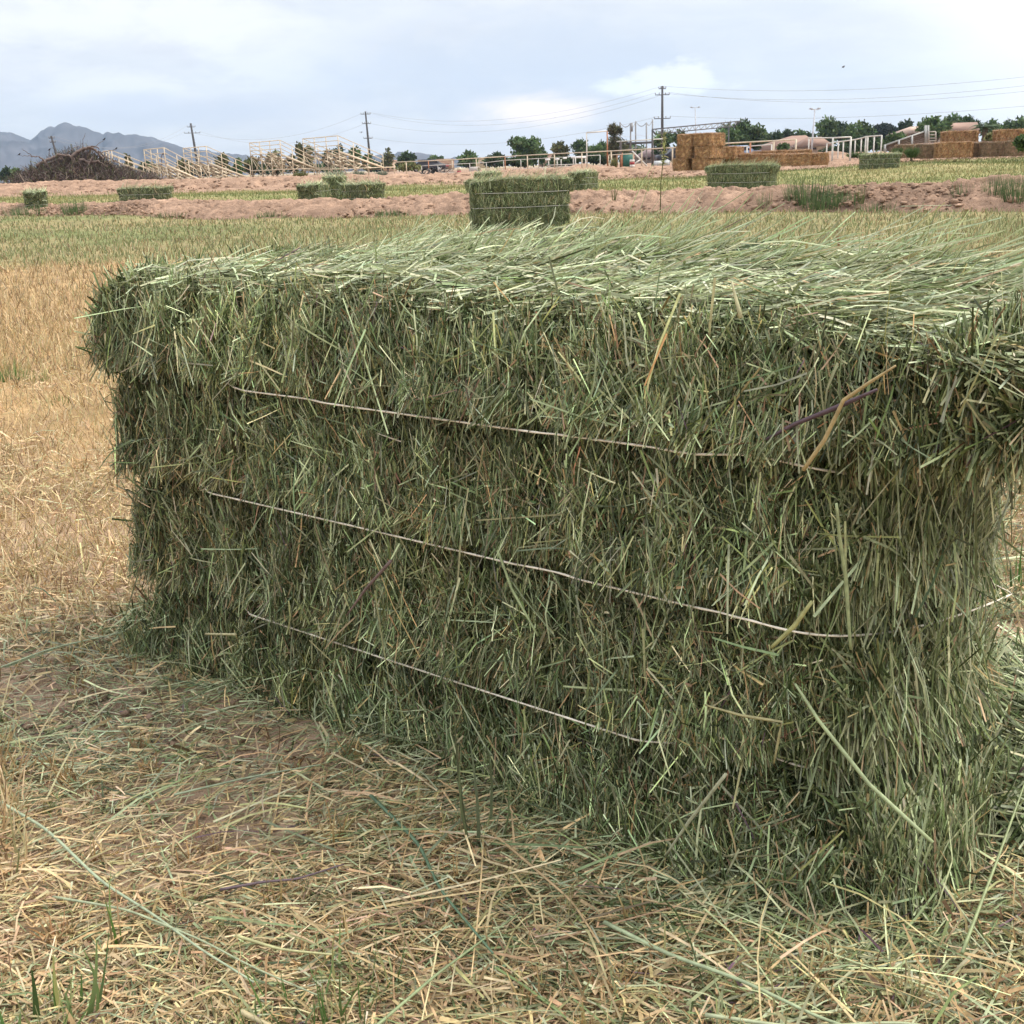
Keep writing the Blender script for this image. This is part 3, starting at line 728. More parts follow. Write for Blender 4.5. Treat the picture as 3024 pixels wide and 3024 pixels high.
def put_hay(ms, uc, D, yaw, label, dz=0.0):
    x = X(uc, D); return place_bale(ms, label, 'hay bale', HG, (x, D, gzf(x, D)+dz), math.radians(yaw), 'hay_bale')
put_hay(hb_near, 1530, 14.2, 12, 'green hay bale behind the big foreground bale, in front of the dirt berm').scale = (.90, .95, 1.0)
put_hay(hb_a, 92, 28.5, 110, 'small end-on green hay bale at the far left edge of the field', -.08)
put_hay(hb_b, 420, 28, 13, 'low green hay bale left of centre, broadside on with pale stems on top', -.09)
put_hay(hb_a, 921, 26.5, 86, 'green hay bale, left one of the cluster of three near the bleachers', -.02)
put_hay(hb_b, 985, 30, 92, 'green hay bale half hidden between the other two of the cluster', .0)
put_hay(hb_b, 1066, 25.5, 124, 'shaggy green hay bale, right one of the cluster of three', -.02)
put_hay(hb_a, 1440, 30, 80, 'green hay bale mostly hidden behind the left shoulder of the mid-field bale')
put_hay(hb_a, 1722, 31, 70, 'small green hay bale right of the mid-field bale', -.12)
put_hay(hb_near, 2192, 23, -33, 'long green hay bale in front of the tall straw stack', .05)
put_hay(hb_a, 2597, 38, -20, 'green hay bale on the right in front of the white pipe frames', -.14)

STR = [(5, (.40, .25, .135)), (4, (.31, .165, .08)), (3, (.52, .36, .21)), (1.6, (.17, .09, .045))]
STRW = [(5, (.27, .18, .11)), (4, (.22, .15, .10)), (2, (.35, .26, .16))]
CS = [(3, (.32, .17, .08)), (1, (.42, .25, .12)), (1, (.22, .12, .055))]
sbm = far_bale_mesh('straw', 1.15, .57, .365, 2600, STR, CS, M_strawcore, 51, False, 1.6, 1.2, False)
sbm2 = far_bale_mesh('straw', 1.15, .57, .365, 2600, STR, CS, M_strawcore, 57, False, 1.6, 1.2, False)
sbt = far_bale_mesh('straw', 1.15, .57, .46, 2600, STR, CS, M_strawcore, 59, False, 1.6, 1.2, False)
sbw = far_bale_mesh('straw', 1.15, .57, .44, 2200, STRW, [(1, (.2, .13, .08))], M_strawcore, 53, False, 1.6, 1.2, False)
def put_straw(ms, x, y, z, yaw, label, group): return place_bale(ms, label, 'straw bale', group, (x, y, z), math.radians(yaw), 'straw_bale')
# tall stack: three layers of two; ends face the camera's left, one long side faces right
ax = np.array([math.cos(math.radians(54)), math.sin(math.radians(54))]); wx = np.array([ax[1], -ax[0]])
c0 = np.array([X(2093, 38.6), 38.6])                 # nearest vertical edge of the stack
zb = Z(2090, 502, 38.6)
rown = ['bottom', 'middle', 'top']
for l in range(3):
    for k in range(2):
        off = -.10*(1 if l == 0 else 0)+rng.uniform(-.03, .03)
        c = c0-wx*(.285+k*.585)+ax*.575+ax*rng.uniform(-.03, .03)-wx*(-off*1)*(k+1)*.5
        put_straw(sbm if (l+k) % 2 else sbm2, c[0], c[1], zb+l*.366, 54+rng.uniform(-4, 4),
                  ('golden straw bale in the %s layer of the tall stack, %s one' % (rown[l], 'right' if k == 0 else 'left')), 'straw bales in the tall stack')
c = c0+ax*1.6
put_straw(sbm2, X(2158, 42), 42, Z(2158, 468, 42), 60, 'straw bale standing behind the right side of the tall stack', 'straw bales in the low row')
put_straw(sbw, X(2150, 43), 43, Z(2158, 468, 42)-.365, 20, 'straw bale under the one behind the tall stack', 'straw bales in the low row')
for i, (u, D, v, yaw, lab) in enumerate([(2190, 42, 488, -12, 'straw bale at the left end of the low row, beside the tall stack'), (2266, 41.5, 489, -14, 'second straw bale from the left in the low row'),
        (2340, 41, 489, -10, 'third straw bale of the low row, with a dark ragged left end'), (2392, 41.2, 488, -22, 'straw bale at the right end of the low row'),
        (2345, 43, 477, -8, 'straw bale lying behind the third bale of the low row'), (2270, 43.2, 479, -10, 'straw bale lying behind the second bale of the low row')]):
    x = X(u, D); put_straw(sbm if i % 2 else sbm2, x, D, Z(u, v, D), yaw, lab, 'straw bales in the low row')
for i, (u, D, v, yaw, ms, lab) in enumerate([
        (2690, 44, 466, -8, sbw, 'weathered straw bale at the left end of the low wall on the right'), (2752, 41, 467, -10, sbw, 'brownish straw bale under the concrete block'),
        (2812, 40, 465, -12, sbt, 'straw bale under the left half of the single raised bale'), (2885, 40.2, 463, -6, sbw, 'straw bale under the right half of the single raised bale'),
        (2940, 39.8, 462, -8, sbw, 'grey brown straw bale at the foot of the right-hand pile'),
        (2827, 41.5, 431, -12, sbt, 'single straw bale raised on the low wall'),
        (2982, 40, 428, -18, sbt, 'straw bale on top of the right-hand pile, left one'), (3078, 41, 428, -18, sbt, 'straw bale on top of the right-hand pile, at the picture edge'),
        (3020, 38.8, 460, -24, sbw, 'straw bale low in the right-hand pile behind the green bush')]):
    x = X(u, D); put_straw(ms, x, D, Z(u, v, D), yaw, lab, 'straw bales on the right')

# ------------------------------------------------------------------ steel and timber structures of the arena
CREAM = (.60, .50, .36); WHITE = (.60, .57, .51); RUST = (.36, .15, .07); DKST = (.07, .07, .075); GREYP = (.33, .32, .30)
def W(u, v, D): return np.array([X(u, D, v), D, Z(u, v, D)])
def G0(u, D): x = X(u, D); return np.array([x, D, gzf(x, D)])
def bar(name, a, b, r, parent, col=CREAM, n=6, mat=None, **pr):
    return Geo().tube([a, b], r, n, col).build(name, mat or M_paint, parent, smooth=False, **pr)
def beam(name, a, b, wd, h, parent, col=CREAM, mat=None, up=(0, 0, 1), **pr):
    return Geo().obox(a, b, wd, h, up, col).build(name, mat or M_paint, parent, **pr)
def vary(c, k=.1): return tuple(np.array(c)*(1+random.uniform(-k, k)))

def bleacher(uL, uR, vt, vg, D, rows, run, rail_h, deck, label):
    a = np.array([.57, -.82, 0]); d = np.array([.82, .57, 0])
    pL = W(uL, vt, D); pR0 = X(uR, D)-X(uL, D); Wd = pR0/.57
    zt = pL[2]; g = Z(uL, vg, D)-.05; o = np.array([pL[0], pL[1], g])
    t = thing('bleacher', label, 'bleacher', (0, 0, 0), 0, 'pale metal bleachers beside the arena')
    top = zt-g-rail_h                       # height of back row above ground
    def P(s, k, h): return o+a*s+d*k+np.array([0, 0, h])
    drop = (top-deck)/rows
    for i in range(rows):
        beam('seat_plank', P(0, .1+i*run/rows, top-i*drop), P(Wd, .1+i*run/rows, top-i*drop), .26, .045, t, vary((.42, .34, .24)))
        beam('foot_plank', P(0, .42+i*run/rows, top-.38-i*drop), P(Wd, .42+i*run/rows, top-.38-i*drop), .24, .04, t, vary((.32, .25, .18)))
    ns = 4
    for j in range(ns):
        s = Wd*j/(ns-1)
        beam('stringer', P(s, 0, top-.12), P(s, run, max(deck, .1)-.02), .07, .13, t, vary(CREAM))
        bar('rail_post', P(s, -.03, top-.2), P(s, -.03, zt-g), .032, t, vary(CREAM))
        for k in np.linspace(0, run*.95, 4 if rows > 3 else 3):
            h = top-.15-(top-max(deck, .1))*k/run
            if h > .12: bar('leg', P(s, k, 0), P(s, k, h+ (.35 if deck and j % 2 else .0)), .03, t, vary(CREAM))
        if j < ns-1:
            s2 = Wd*(j+1)/(ns-1)
            bar('cross_brace', P(s, 0, .08), P(s2, 0, top-.2), .02, t, vary(CREAM))
            bar('cross_brace', P(s2, 0, .08), P(s, 0, top-.2), .02, t, vary(CREAM))
        bar('side_brace', P(s, run*.05, .05), P(s, run*.5, (top-.15)*.5), .02, t, vary(CREAM))
        bar('side_brace', P(s, run*.5, .05), P(s, run*.06, (top-.15)*.9), .02, t, vary(CREAM))
    for k in range(4): bar('back_rail', P(0, -.03, top+rail_h*(k/3)), P(Wd, -.03, top+rail_h*(k/3)), .026 if k < 3 else .034, t, vary(CREAM))
    for s in (0, Wd):
        for k in range(1, 4): bar('side_rail', P(s, 0, top+rail_h*k/3), P(s, run, max(deck, .1)+rail_h*k/3-.1), .026, t, vary(CREAM))
        for q in (.33, .66, 1): bar('rail_post', P(s, run*q, max(deck, .05)+(top-deck)*(1-q)-.2), P(s, run*q, max(deck, .1)+(top-max(deck, .1))*(1-q)+rail_h-.1), .03, t, vary(CREAM))
    if deck: bar('deck_rail', P(-.3, 0, deck), P(Wd+1.0, 0, deck), .035, t, vary(CREAM)); bar('deck_rail', P(Wd, 0, deck), P(Wd, run+1, deck), .035, t, vary(CREAM))
bleacher(305, 352, 447, 545, 84, 5, 3.0, 1.0, 0, 'leftmost pale metal bleacher, next to the heap of dead branches')
bleacher(426, 524, 442, 541, 87, 5, 2.4, 1.0, 0, 'second pale metal bleacher from the left, below the crossarm pole')
bleacher(542, 645, 438, 536, 90, 5, 3.1, 1.0, 0, 'middle pale metal bleacher, in front of the round trimmed trees')
bleacher(738, 858, 422, 528, 92, 5, 2.6, .85, .62, 'raised pale metal bleacher standing on an open braced frame')
bleacher(895, 1022, 410, 528, 92, 5, 3.5, .95, .66, 'tallest pale metal bleacher, the one furthest right')

def fence(label, posts, Ds, rail_v, extra_rails=(), r=.038, col=CREAM, rusty=(), cat='fence', name='pipe_fence'):
    """posts = photo columns, rail_v(u) = photo row of the top rail"""
    t = thing(name, label, cat, (0, 0, 0))
    pts = []
    for i, u in enumerate(posts):
        D = np.interp(u, [posts[0], posts[-1]], Ds); top = W(u, rail_v(u), D); b = G0(u, D); b[0] = top[0]; b[2] -= .1
        pts.append(top); bar('post', b, top, r, t, vary(RUST if i in rusty else col))
    for a, b in zip(pts[:-1], pts[1:]):
        bar('top_rail', a, b, r*.85, t, vary(col, .15))
        for k in extra_rails:
            if a[0] != b[0]: bar('lower_rail', a-np.array([0, 0, k]), b-np.array([0, 0, k]), r*.6, t, vary(col))
    return t
fence('long cream pipe fence with one rusty post left of centre, running to the straw stack', [1163, 1199, 1265, 1335, 1406, 1491, 1557, 1637, 1718, 1805, 1895, 1986, 2060], (88, 58),
      lambda u: np.interp(u, [1163, 1335, 1406, 1600, 1805, 1986, 2060], [479, 472, 467, 456, 446, 436, 432]), rusty=(2, 5))
fence('cream pipe fence emerging behind the tall straw stack', [2130, 2216, 2285, 2351], (56, 50), lambda u: np.interp(u, [2130, 2351], [424, 412]), rusty=(1,))
fence('lower pipe fence with thin posts inside the arena, left half', [1245, 1293, 1387, 1436, 1487, 1538, 1590, 1646, 1699, 1772], (104, 96),
      lambda u: np.interp(u, [1245, 1436, 1487, 1772], [490, 480, 474, 458]), (.0,), .032, WHITE)
fence('low white rail fence close to the ground inside the arena', [1465, 1538, 1620, 1700, 1742], (108, 100), lambda u: np.interp(u, [1465, 1742], [502, 488]), (), .03, WHITE)
fence('second pipe rail with thin posts behind the tall straw stack', [2165, 2206, 2279], (66, 62), lambda u: np.interp(u, [2165, 2279], [435, 427]), (), .035, WHITE)
fence('short pipe railing beside the shade canopy', [1797, 1806, 1822, 1834, 1870], (78, 76), lambda u: np.interp(u, [1797, 1870], [458, 454]), (), .035, CREAM, rusty=(2, 3))

def portal(label, uL, uR, vL, vR, D, col, r=.045):
    t = thing('pipe_portal', label, 'pipe frame', (0, 0, 0))
    a, b = W(uL, vL, D), W(uR, vR, D); ga, gb = G0(uL, D), G0(uR, D); ga[0] = a[0]; gb[0] = b[0]
    bar('post', ga, a, r, t, col); bar('post', gb, b, r, t, RUST if 'rust' in label else col); bar('crossbar', a, b, r, t, col); return t
portal('tall white gate frame with a rusty right post above the pipe fence', 1732, 1793, 392, 387, 78, WHITE)
t = thing('pipe_portal', 'white pipe frame nearest the low straw row, on the right', 'pipe frame')
D = 47; tops = [(2389, 407.5), (2460, 407), (2513, 404.5)]
pp = [W(u, v, D+ (1.5 if i == 0 else 0)) for i, (u, v) in enumerate(tops)]
for i, p in enumerate(pp): g = p.copy(); g[2] = gzf(p[0], p[1])-.1; bar('post', g, p, .036 if i else .024, t, WHITE)
bar('top_rail', pp[0], pp[1], .026, t, WHITE); bar('top_rail', pp[1], pp[2], .03, t, WHITE)
t = thing('pipe_portal', 'row of white pipe posts with a rising top rail, right of the straw row', 'pipe frame')
q = [(2442, 424), (2476, 418.5), (2491, 417), (2526, 412), (2544, 408), (2557, 403.5), (2563, 403), (2582, 401.5), (2604, 400)]
pp = []
for i, (u, v) in enumerate(q):
    D = np.interp(u, [2442, 2557, 2604], [56, 52, 50]); p = W(u, v, D); g = p.copy(); g[2] = gzf(p[0], D)-.1; pp.append(p)
    bar('post', g, p, .03, t, vary(WHITE))
for a, b in zip(pp[:-1], pp[1:]): bar('top_rail', a, b, .027, t, vary(WHITE))

# white chute frames with flat roofs
t = thing('roofed_chute', 'white pipe chute with a flat white top behind the pipe fence', 'chute')
for u0, u1, v, D in ((1611, 1625, 471, 92), (1641, 1652, 470, 92), (1664, 1674, 467, 93), (1688, 1731, 464.5, 90)):
    a, b = W(u0, v, D), W(u1, v, D); a[1] += .4; b[1] += .4
    beam('roof_panel', a, b, .9, .12, t, (.8, .8, .78))
for u, v, D in ((1620, 471, 92), (1645, 470, 92), (1657, 470, 93), (1693, 465, 90), (1699, 465, 89), (1729, 465, 90)):
    p = W(u, v, D); g = p.copy(); g[2] = gzf(p[0], D); bar('post', g, p, .045, t, WHITE)
bar('crossbar', W(1616, 488, 92), W(1732, 484, 90), .035, t, WHITE); bar('crossbar', W(1600, 500, 91), W(1745, 493, 90), .035, t, WHITE)

# dark canopy frame, green panel, diagonal chute bars
t = thing('shade_canopy', 'dark steel canopy frame with a thin pale roof edge', 'canopy')
D = 80
A, B_, C_ = W(1821, 418, D), W(1957, 410, D), W(1850, 424, D)
beam('roof_edge', A, B_, .12, .07, t, (.55, .55, .5)); beam('roof_beam', W(1848, 424, D), W(1927, 420, D), .12, .14, t, DKST)
for u, v in ((1833, 417), (1862, 415), (1927, 411)):
    p = W(u, v, D); g = p.copy(); g[2] = gzf(p[0], D); bar('post', g, p, .085, t, (.10, .08, .07))
g0 = G0(1855, 81)
t = thing('green_panel', 'dark green sheet panel in a frame below the canopy', 'panel')
a, b = W(1838, 473, 79), W(1872, 472, 79)
Geo().obox(a, b, .05, .82, (0, 0, 1), (.03, .13, .10)).build('sheet', M_paint, t)
for p in (a, b): bar('post', (p[0], 79, gzf(p[0], 79)), (p[0], 79, p[2]+.45), .04, t, RUST)
t = thing('diagonal_gate', 'white gate bars slanting down to the right of the green panel', 'gate')
bar('bar', W(1867, 446, 76), G0(1915, 76), .05, t, WHITE); bar('bar', W(1866, 490, 77), W(1893, 470, 77), .05, t, WHITE)
t = thing('stadium_netting', 'row of tall thin poles carrying sagging wires and netting', 'netting')
D = 150; npl = [(1822, 380, 423), (1831, 361, 425), (1862, 364, 430), (1877, 358, 418), (1909, 362, 418), (1927, 352, 415)]
prev = None
for i, (u, v, vb) in enumerate(npl):
    p = W(u, v, D+i % 2*3); g = p.copy(); g[2] = gzf(p[0], p[1]); bar('pole', g, p, .10, t, (.25, .25, .25))
    if prev is not None and i != 1:
        s = np.linspace(0, 1, 9)[:, None]; L_ = prev*(1-s)+p*s; L_[:, 2] -= (.5*4*s*(1-s))[:, 0]
        Geo().tube(L_, .045, 4, (.2, .2, .2)).build('cable', M_metal, t)
        for q in (1.6, 3.0):
            Geo().tube(prev*(1-s)+p*s-np.array([0, 0, q]), .02, 3, (.45, .45, .45)).build('cable', M_metal, t)
    prev = p
p = W(1865, 376, 150); Geo().box(p[0]-.13, p[0]+.13, 149.7, 150, p[2]-.5, p[2]+.5, (.25, .25, .25)).build('transformer_box', M_metal, t)
t = thing('steel_truss', 'long dark steel lattice boom reaching right above the tall straw stack', 'truss')
D = 70; n = 15
tp = [W(u, v, D) for u, v in zip(np.linspace(1926, 2187, n), np.linspace(382, 357.5, n))]; bp = [W(u, v, D) for u, v in zip(np.linspace(1934, 2169, n), np.linspace(396, 373, n))]
bar('chord', tp[0], tp[-1], .036, t, (.13, .13, .135)); bar('chord', bp[0], bp[-1], .03, t, (.13, .13, .135)); bar('chord', bp[-1], tp[-1], .04, t, DKST); bar('chord', bp[0], tp[0], .04, t, DKST)
for i in range(n-1):
    m = (tp[i]+tp[i+1])/2; bar('lattice_bar', bp[i], m, .018, t, GREYP); bar('lattice_bar', m, bp[i+1], .018, t, GREYP)
for p in (tp[0], bp[-2]): bar('post', (p[0], D, gzf(p[0], D)), p, .045, t, DKST)

# loading ramp on the right
t = thing('loading_ramp', 'brown boarded livestock loading ramp rising to the right', 'ramp')
D = 50
tl, tr_, bl, br = W(2612.5, 429, D), W(2733, 387, D), W(2612.5, 449, D), W(2733, 427, D)
for k in range(6):
    f0, f1 = k/6+.012, (k+1)/6-.012
    a0, a1 = tl*(1-(f0+f1)/2)+bl*(f0+f1)/2, tr_*(1-(f0+f1)/2)+br*(f0+f1)/2
    h0, h1 = (tl[2]-bl[2])*(f1-f0), (tr_[2]-br[2])*(f1-f0)
    V = []
    for dy in (0, .05):
        for p, h in ((a0, h0), (a1, h1)):
            V += [(p[0], p[1]+dy, p[2]-h/2), (p[0], p[1]+dy, p[2]+h/2)]
    Geo().add(V, [(0, 2, 3, 1), (4, 5, 7, 6), (0, 1, 5, 4), (2, 6, 7, 3), (1, 3, 7, 5), (0, 4, 6, 2)], None, vary((.17, .125, .10), .15)).build('plank', M_wood, t)
beam('top_rail', tl+np.array([0, -.04, 0]), tr_+np.array([0, -.04, 0]), .06, .06, t, (.40, .40, .37))
for u, v0, v1 in ((2613, 427, 447), (2654, 414, 438), (2693, 401, 438), (2733, 370, 424), (2741, 370, 424)):
    beam('post', W(u, v1+4, D-.07), W(u, v0, D-.07), .07, .07, t, (.36, .36, .34))
t = thing('ladder_gate', 'small rusty pipe gate with three bars at the top of the ramp', 'gate')
for u in (2743, 2763): bar('post', W(u, 423, 49), W(u, 389, 49), .03, t, (.35, .3, .25))
for v in (389, 398, 408, 416): bar('bar', W(2743, v, 49), W(2763, v, 49), .025, t, (.4, .36, .3))
t = thing('concrete_block', 'pinkish concrete block at the foot of the small pipe gate', 'concrete block')
a = W(2729, 435, 47); b = W(2769, 421, 47); Geo().box(a[0], b[0], 47, 47.8, gzf(a[0], 47)-.1, b[2], (.45, .33, .27)).build('block', M_wall, t)
t = thing('plastic_chair', 'tiny white plastic chair between the straw bales on the right', 'chair')
a = W(2882, 425, 46); b = W(2890, 415, 46); x0, x1, z1 = a[0], b[0], b[2]; z0 = gzf(x0, 46)
for x in (x0, x1):
    for y in (46, 46.1): Geo().box(x-.01, x+.01, y, y+.02, z0, z1, WHITE).build('leg', M_paint, t)
Geo().box(x0, x1, 45.98, 46.13, z1-.03, z1, WHITE).build('seat', M_paint, t)

# poles, lamps and wires
def utility_pole(label, u, vt, D, rad, arms, lean=0., col=(.085, .08, .08), steel=False):
    t = thing('utility_pole', label, 'utility pole')
    p = W(u, vt, D); g = p.copy(); g[0] += lean*(p[2]-.45); g[2] = gzf(p[0], D)-.3
    Geo().tube([g, (g+p)/2, p], [rad*1.25, rad*1.1, rad*.8], 8, col).build('pole', M_wood, t, True)
    ends = []
    for v, half, yaw in arms:
        c = W(u, v, D); f = (c[2]-g[2])/(p[2]-g[2]); c[0] = g[0]+(p[0]-g[0])*f
        d = np.array([math.cos(yaw), math.sin(yaw), 0])
        a_ = beam('crossarm', c-d*half, c+d*half, .09, .10, t, col, M_wood)
        for s in (-1, -.45, .45, 1):
            e = c+d*half*s+np.array([0, 0, .16]); Geo().tube([e-np.array([0, 0, .1]), e+np.array([0, 0, .12])], [.05, .07], 6, (.25, .25, .25)).build('insulator', M_metal, t, True); ends.append(e+np.array([0, 0, .12]))
    ends.append(p.copy()); return ends
e1 = utility_pole('leaning dark pole rising behind the dead branch heap', 151, 401, 200, .17, [(408, .45, .5), (420, .45, .5)], .14)
e2 = utility_pole('tall dark pole with a wide drooping crossarm above the second bleacher', 563, 364, 260, .24, [(375, .8, .3), (393, 1.6, .3)], .07)
e3 = utility_pole('thin dark pole right of the tallest bleacher', 1079, 329, 235, .18, [(337, .9, .2), (365, .8, .2), (409, .8, .2)], .035)
e4 = utility_pole('tallest utility pole, with two crossarms, left of the tall straw stack', 1956, 254, 170, .17, [(262, .0001+.5, .2), (280, 1.0, .2), (350, 1.15, .2)], 0)
def cyl_wire(label, a, b, sag, r):
    s = np.linspace(0, 1, 25)[:, None]; P = np.array(a)*(1-s)+np.array(b)*s; P[:, 2] -= (sag*4*s*(1-s))[:, 0]
    Geo().tube(P, r, 4, (.28, .28, .29)).build('power_line', M_metal, None, label=label, category='power line', group='wires strung between the utility poles')
e5 = [W(3500, v, 115) for v in (165, 185, 205, 262)]
for a, b, s, r, l in [(e2[5], e3[1], 3.0, .015, 'upper wire between the wide crossarm pole and the thin dark pole'), (e2[7], e3[6], 3.2, .015, 'lower wire between the wide crossarm pole and the thin dark pole'),
                      (e3[12], e4[12], 3.0, .015, 'topmost wire from the thin dark pole to the tallest pole'), (e3[2], e4[4], 3.2, .015, 'second wire from the thin dark pole to the tallest pole'),
                      (e3[5], e4[7], 3.3, .015, 'third wire from the thin dark pole to the tallest pole'), (e3[9], e4[9], 2.4, .015, 'lowest wire from the thin dark pole to the tallest pole'),
                      (e4[12], e5[0], 1.6, .015, 'topmost wire running right from the tallest pole'), (e4[5], e5[1], 1.9, .015, 'second wire running right from the tallest pole'),
                      (e4[7], e5[2], 2.0, .015, 'third wire running right from the tallest pole'), (e4[11], e5[3], 1.2, .015, 'lowest wire running right from the tallest pole'),
                      (e1[3], e2[4], 2.5, .015, 'wire running left from the wide crossarm pole to the leaning pole'), (e1[7], e2[0], 2.6, .015, 'upper wire running left from the wide crossarm pole')]:
    cyl_wire(l, a, b, s, r)
def lamp(label, u, v, D, ub):
    t = thing('light_pole', label, 'light pole'); p = W(u, v, D); g = G0(ub, D)
    Geo().tube([g, p], [.10, .06], 8, (.5, .52, .56)).build('pole', M_metal, t, True)
    beam('crossarm', p-np.array([.0031*D, 0, 0]), p+np.array([.0031*D, 0, 0]), .07, .07, t, (.5, .52, .55), M_metal)
    for s in (-1, 1): Geo().box(p[0]+s*.0031*D-.12, p[0]+s*.0031*D+.12, D-.2, D+.2, p[2]+.01, p[2]+.13, (.45, .47, .5)).build('lamp_head', M_metal, t)
lamp('thin grey light pole with twin lamps left of the big dark tree', 2053, 318, 160, 2057)
lamp('pale light pole with twin lamps rising in front of the pink roofed house', 2406.5, 323, 110, 2394)
lp = W(493, 453, 120)
t = thing('street_lamp', 'small curved street lamp seen through the second bleacher', 'street lamp')
gl = G0(476, 120); Geo().tube([gl, W(476, 465, 120), W(479, 456, 120), W(487, 454, 120)], .06, 6, (.15, .14, .16)).build('post', M_metal, t, True)
a = W(488, 454, 120); Geo().box(a[0]-.25, a[0]+.1, 119.8, 120.2, a[2]-.07, a[2]+.07, (.1, .1, .12)).build('lamp_head', M_metal, t)

# buildings -----------------------------------------------------------------
def block_house(label, u0, u1, vt, D, depth, col, roofcol=None, eaves=0, windows=(), door=None, name='adobe_house', cat='house'):
    t = thing(name, label, cat); a = W(u0, vt, D); b = W(u1, vt, D); g = gzf(a[0], D)-.3; zt = (a[2]+b[2])/2
    Geo().box(a[0], b[0], D, D+depth, g, zt, col).build('wall', M_wall, t)
    Geo().box(a[0]-.1, b[0]+.1, D-.1, D+depth+.1, zt, zt+.25, tuple(np.array(col)*.92)).build('parapet', M_wall, t)
    for (w0, w1, v0, v1) in windows:
        p, q = W(w0, v1, D), W(w1, v0, D); f = Geo().box(p[0]-.08, q[0]+.08, D-.08, D-.005, p[2]-.08, q[2]+.08, (.3, .22, .17)).build('window', M_wall, t)
        Geo().box(p[0], q[0], D-.11, D-.085, p[2], q[2], (.03, .03, .04)).build('pane', M_metal, f)
    if door:
        w0, w1, v0, v1 = door; p, q = W(w0, v1, D), W(w1, v0, D)
        Geo().box(p[0], q[0], D-.06, D-.004, g, q[2], (.13, .09, .07)).build('door', M_wall, t)
        Geo().add([(p[0]-.3, D-1.2, q[2]-.1), (q[0]+.3, D-1.2, q[2]-.1), (q[0]+.3, D-.02, q[2]+.35), (p[0]-.3, D-.02, q[2]+.35), (p[0]-.3, D-1.2, q[2]-.2), (q[0]+.3, D-1.2, q[2]-.2)], [(0, 1, 2, 3), (4, 5, 1, 0), (4, 3, 2, 5)], None, (.25, .08, .07)).build('awning', M_wall, t)
    return t
ADOBE = (.29, .185, .13)
block_house('flat roofed adobe house with a dark red awning over its door', 1235, 1334, 474, 240, 12, ADOBE, windows=((1239, 1243, 498, 503), (1251, 1256, 497, 503), (1267, 1270, 496, 502)), door=(1296, 1322, 489, 515))
block_house('small tan building at the right end of the bleachers', 1132, 1161, 477, 230, 8, (.45, .30, .22), windows=((1138, 1143, 484, 488),))
block_house('small tan building between trees left of the big green tree', 1406, 1442, 470, 240, 8, (.48, .38, .27), windows=((1418, 1424, 478, 483),))
block_house('low pinkish building half hidden behind the hedge', 1594, 1634, 458, 240, 8, (.36, .24, .2), windows=((1608, 1614, 462, 466),))
def hip_house(label, u0, u1, veave, vridge, ur0, ur1, D, depth, roof, wall, wins=(), vwall=None, cat='house', name='tiled_house'):
    t = thing(name, label, cat); a, b = W(u0, veave, D), W(u1, veave, D); r0, r1 = W(ur0, vridge, D+depth/2), W(ur1, vridge, D+depth/2)
    ze = (a[2]+b[2])/2; zr = r0[2]; g = gzf(a[0], D)-.3
    R = [(a[0], D-.6, ze), (b[0], D-.6, ze), (b[0], D+depth+.6, ze), (a[0], D+depth+.6, ze), (r0[0], D+depth/2, zr), (r1[0], D+depth/2, zr)]
    G_ = Geo().add(R, [(0, 1, 5, 4), (2, 3, 4, 5), (0, 3, 2, 1)], [(1, 2, 5), (3, 0, 4)], roof); G_.build('roof', M_roof, t)
    Geo().box(a[0]+.5, b[0]-.5, D, D+depth, g, ze-.02, wall).build('wall', M_wall, t)
    for (w0, w1, v0, v1) in wins:
        p, q = W(w0, v1, D), W(w1, v0, D); f = Geo().box(p[0]-.06, q[0]+.06, D-.07, D-.004, p[2]-.06, q[2]+.06, (.5, .42, .35)).build('window', M_wall, t)
        Geo().box(p[0], q[0], D-.1, D-.072, p[2], q[2], (.03, .03, .035)).build('pane', M_metal, f)
    return t
def roof_mat():
    m, t, out = mat_new('roof_tiles'); a = t.new('ShaderNodeAttribute'); a.attribute_name = 'col'
    tc = t.new('ShaderNodeTexCoord').outputs['Object']; wv = t.new('ShaderNodeTexWave'); wv.bands_direction = 'Y'; wv.inputs['Scale'].default_value = 1.2; wv.inputs['Distortion'].default_value = .6
    t.link(tc, wv.inputs['Vector']); f = t.math('MULTIPLY', t.rampv(wv.outputs['Fac'], 0, 1, .82, 1.08), t.rampv(t.noise(tc, .7, 6, .7), .3, .7, .88, 1.1))
    cc = t.new('ShaderNodeVectorMath', operation='SCALE'); t.link(a.outputs['Color'], cc.inputs[0]); t.link(f, cc.inputs['Scale'])
    p = t.new('ShaderNodeBsdfPrincipled'); p.inputs['Roughness'].default_value = .85; t.link(cc.outputs[0], p.inputs['Base Color']); t.link(p.outputs[0], out.inputs[0]); return m
M_roof = roof_mat()
PINK = (.27, .165, .12)
hip_house('large house with a pinkish hipped tile roof right of the straw stack', 2214, 2440, 447, 401, 2338, 2380, 176, 12, PINK, (.42, .33, .25), ((2290, 2330, 448, 456), (2355, 2380, 446, 452)))
hip_house('right wing of the pinkish roofed house, behind the light pole', 2372, 2462, 432, 405.5, 2382, 2426, 166, 8, PINK, (.38, .29, .22), ((2395, 2410, 436, 442),))
hip_house('house with a dull purple grey roof behind the canopy', 1886, 1990, 463, 437, 1915, 1955, 180, 9, (.28, .20, .19), (.3, .25, .22), ((1900, 1920, 466, 472), (1935, 1955, 466, 472)))
hip_house('house with a long pink roof behind the single raised straw bale', 2783, 2892, 397, 364, 2785, 2886, 150, 12, PINK, (.42, .34, .27), ((2800, 2820, 400, 406),))
